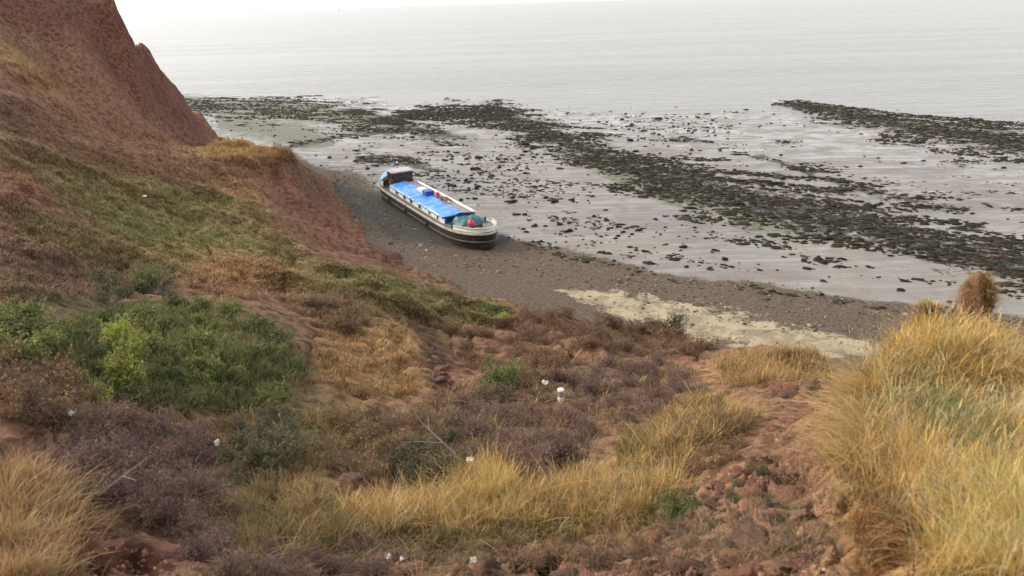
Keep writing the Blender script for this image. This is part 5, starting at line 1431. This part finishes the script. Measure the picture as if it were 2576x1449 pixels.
def scrap(u, v, s, label, name, cat, mat, seed, up=0.05):
    P = px(u, v)
    n = 9; r2 = np.random.default_rng(seed)
    gx, gy = np.meshgrid(np.linspace(-1, 1, n), np.linspace(-0.7, 0.7, n))
    ph = r2.uniform(0, 6, 4)
    z = 0.35 + 0.28 * np.sin(3 * gx + ph[0]) * np.cos(2.4 * gy + ph[1]) + 0.16 * np.sin(6 * gy + 4 * gx + ph[2]) + 0.10 * r2.normal(0, 1, gx.shape)
    gx = gx * (0.8 + 0.2 * np.cos(3 * gy + ph[3])) + r2.normal(0, .04, gx.shape)
    V = np.stack([gx, gy, z], -1).reshape(-1, 3) * s
    o = mesh_np(name, V, grid_faces(n, n), mat)
    md = o.modifiers.new('thick', 'SOLIDIFY'); md.thickness = 0.004
    o.location = (P[0], P[1], P[2] + up); o.rotation_euler = (r2.uniform(.2, .7), r2.uniform(-.3, .3), r2.uniform(-1, 1))
    return tag(o, label, cat)
scrap(1371, 975, 0.10, 'crumpled white plastic bag uphill of the canister', 'plastic_bag', 'plastic bag', M_PLAST, 1, .15)
scrap(1186, 1188, 0.075, 'white plastic scrap behind the straw yellow grass', 'plastic_scrap', 'litter', M_PLAST, 2, .22)
scrap(178, 1052, 0.085, 'white paper scrap lying on the clod strewn bank', 'paper_scrap', 'litter', M_PAPER, 3)
scrap(553, 1142, 0.075, 'crumpled white bag between purple and grey green bushes', 'plastic_bag', 'plastic bag', M_PAPER, 4, .2)
scrap(978, 1412, 0.05, 'larger white paper scrap on the dark near edge', 'paper_scrap', 'litter', M_PLAST, 5)
scrap(1012, 1418, 0.035, 'flattened small white scrap beside the larger paper scrap', 'paper_scrap', 'litter', M_PAPER, 6)
scrap(1192, 1424, 0.045, 'white scrap on the earth below the straw grass band', 'paper_scrap', 'litter', M_PLAST, 7)
scrap(366, 505, 0.13, 'small white sheet on the open hillside turf', 'paper_sheet', 'litter', M_PLAST, 8)

# ================================================================ SHIPS ON THE HORIZON
def ship(u, D, L_, label, tall):
    d = ray(u, 20); h = math.hypot(d[0], d[1])
    root = empty('distant_ship', (d[0] / h * D, d[1] / h * D, 0.0), math.radians(-42))
    bm = bmesh.new()
    prof = [(-0.5, 0.11), (-0.42, 0.13), (0.3, 0.13), (0.44, 0.09), (0.5, 0.0)]
    a = [bm.verts.new((x * L_, -w * L_, 0.10 * L_)) for x, w in prof]; b = [bm.verts.new((x * L_, w * L_, 0.10 * L_)) for x, w in reversed(prof[:-1])]
    top_ = a + b; low = [bm.verts.new((v.co.x * 0.95, v.co.y * 0.8, -1.0)) for v in top_]
    bm.faces.new(top_)
    for i in range(len(top_)): bm.faces.new((top_[i], top_[(i + 1) % len(top_)], low[(i + 1) % len(top_)], low[i]))
    bm_obj('hull', bm, M_WHITE, root)
    box('superstructure', (-0.12 * L_, 0, (0.10 + tall / 2) * L_), (0.42 * L_, 0.2 * L_, tall * L_), M_WHITE, root)
    box('funnel', (-0.24 * L_, 0, (0.10 + tall + 0.06) * L_), (0.09 * L_, 0.08 * L_, 0.12 * L_), M_WHITE, root)
    return tag(root, label, 'ship')
ship(850, 7000, 40, 'white ship on the horizon nearest the headland', 0.22)
ship(1030, 7000, 36, 'middle white ship of three on the horizon', 0.22)
ship(1175, 7400, 38, 'white ship on the horizon farthest from the headland', 0.16)
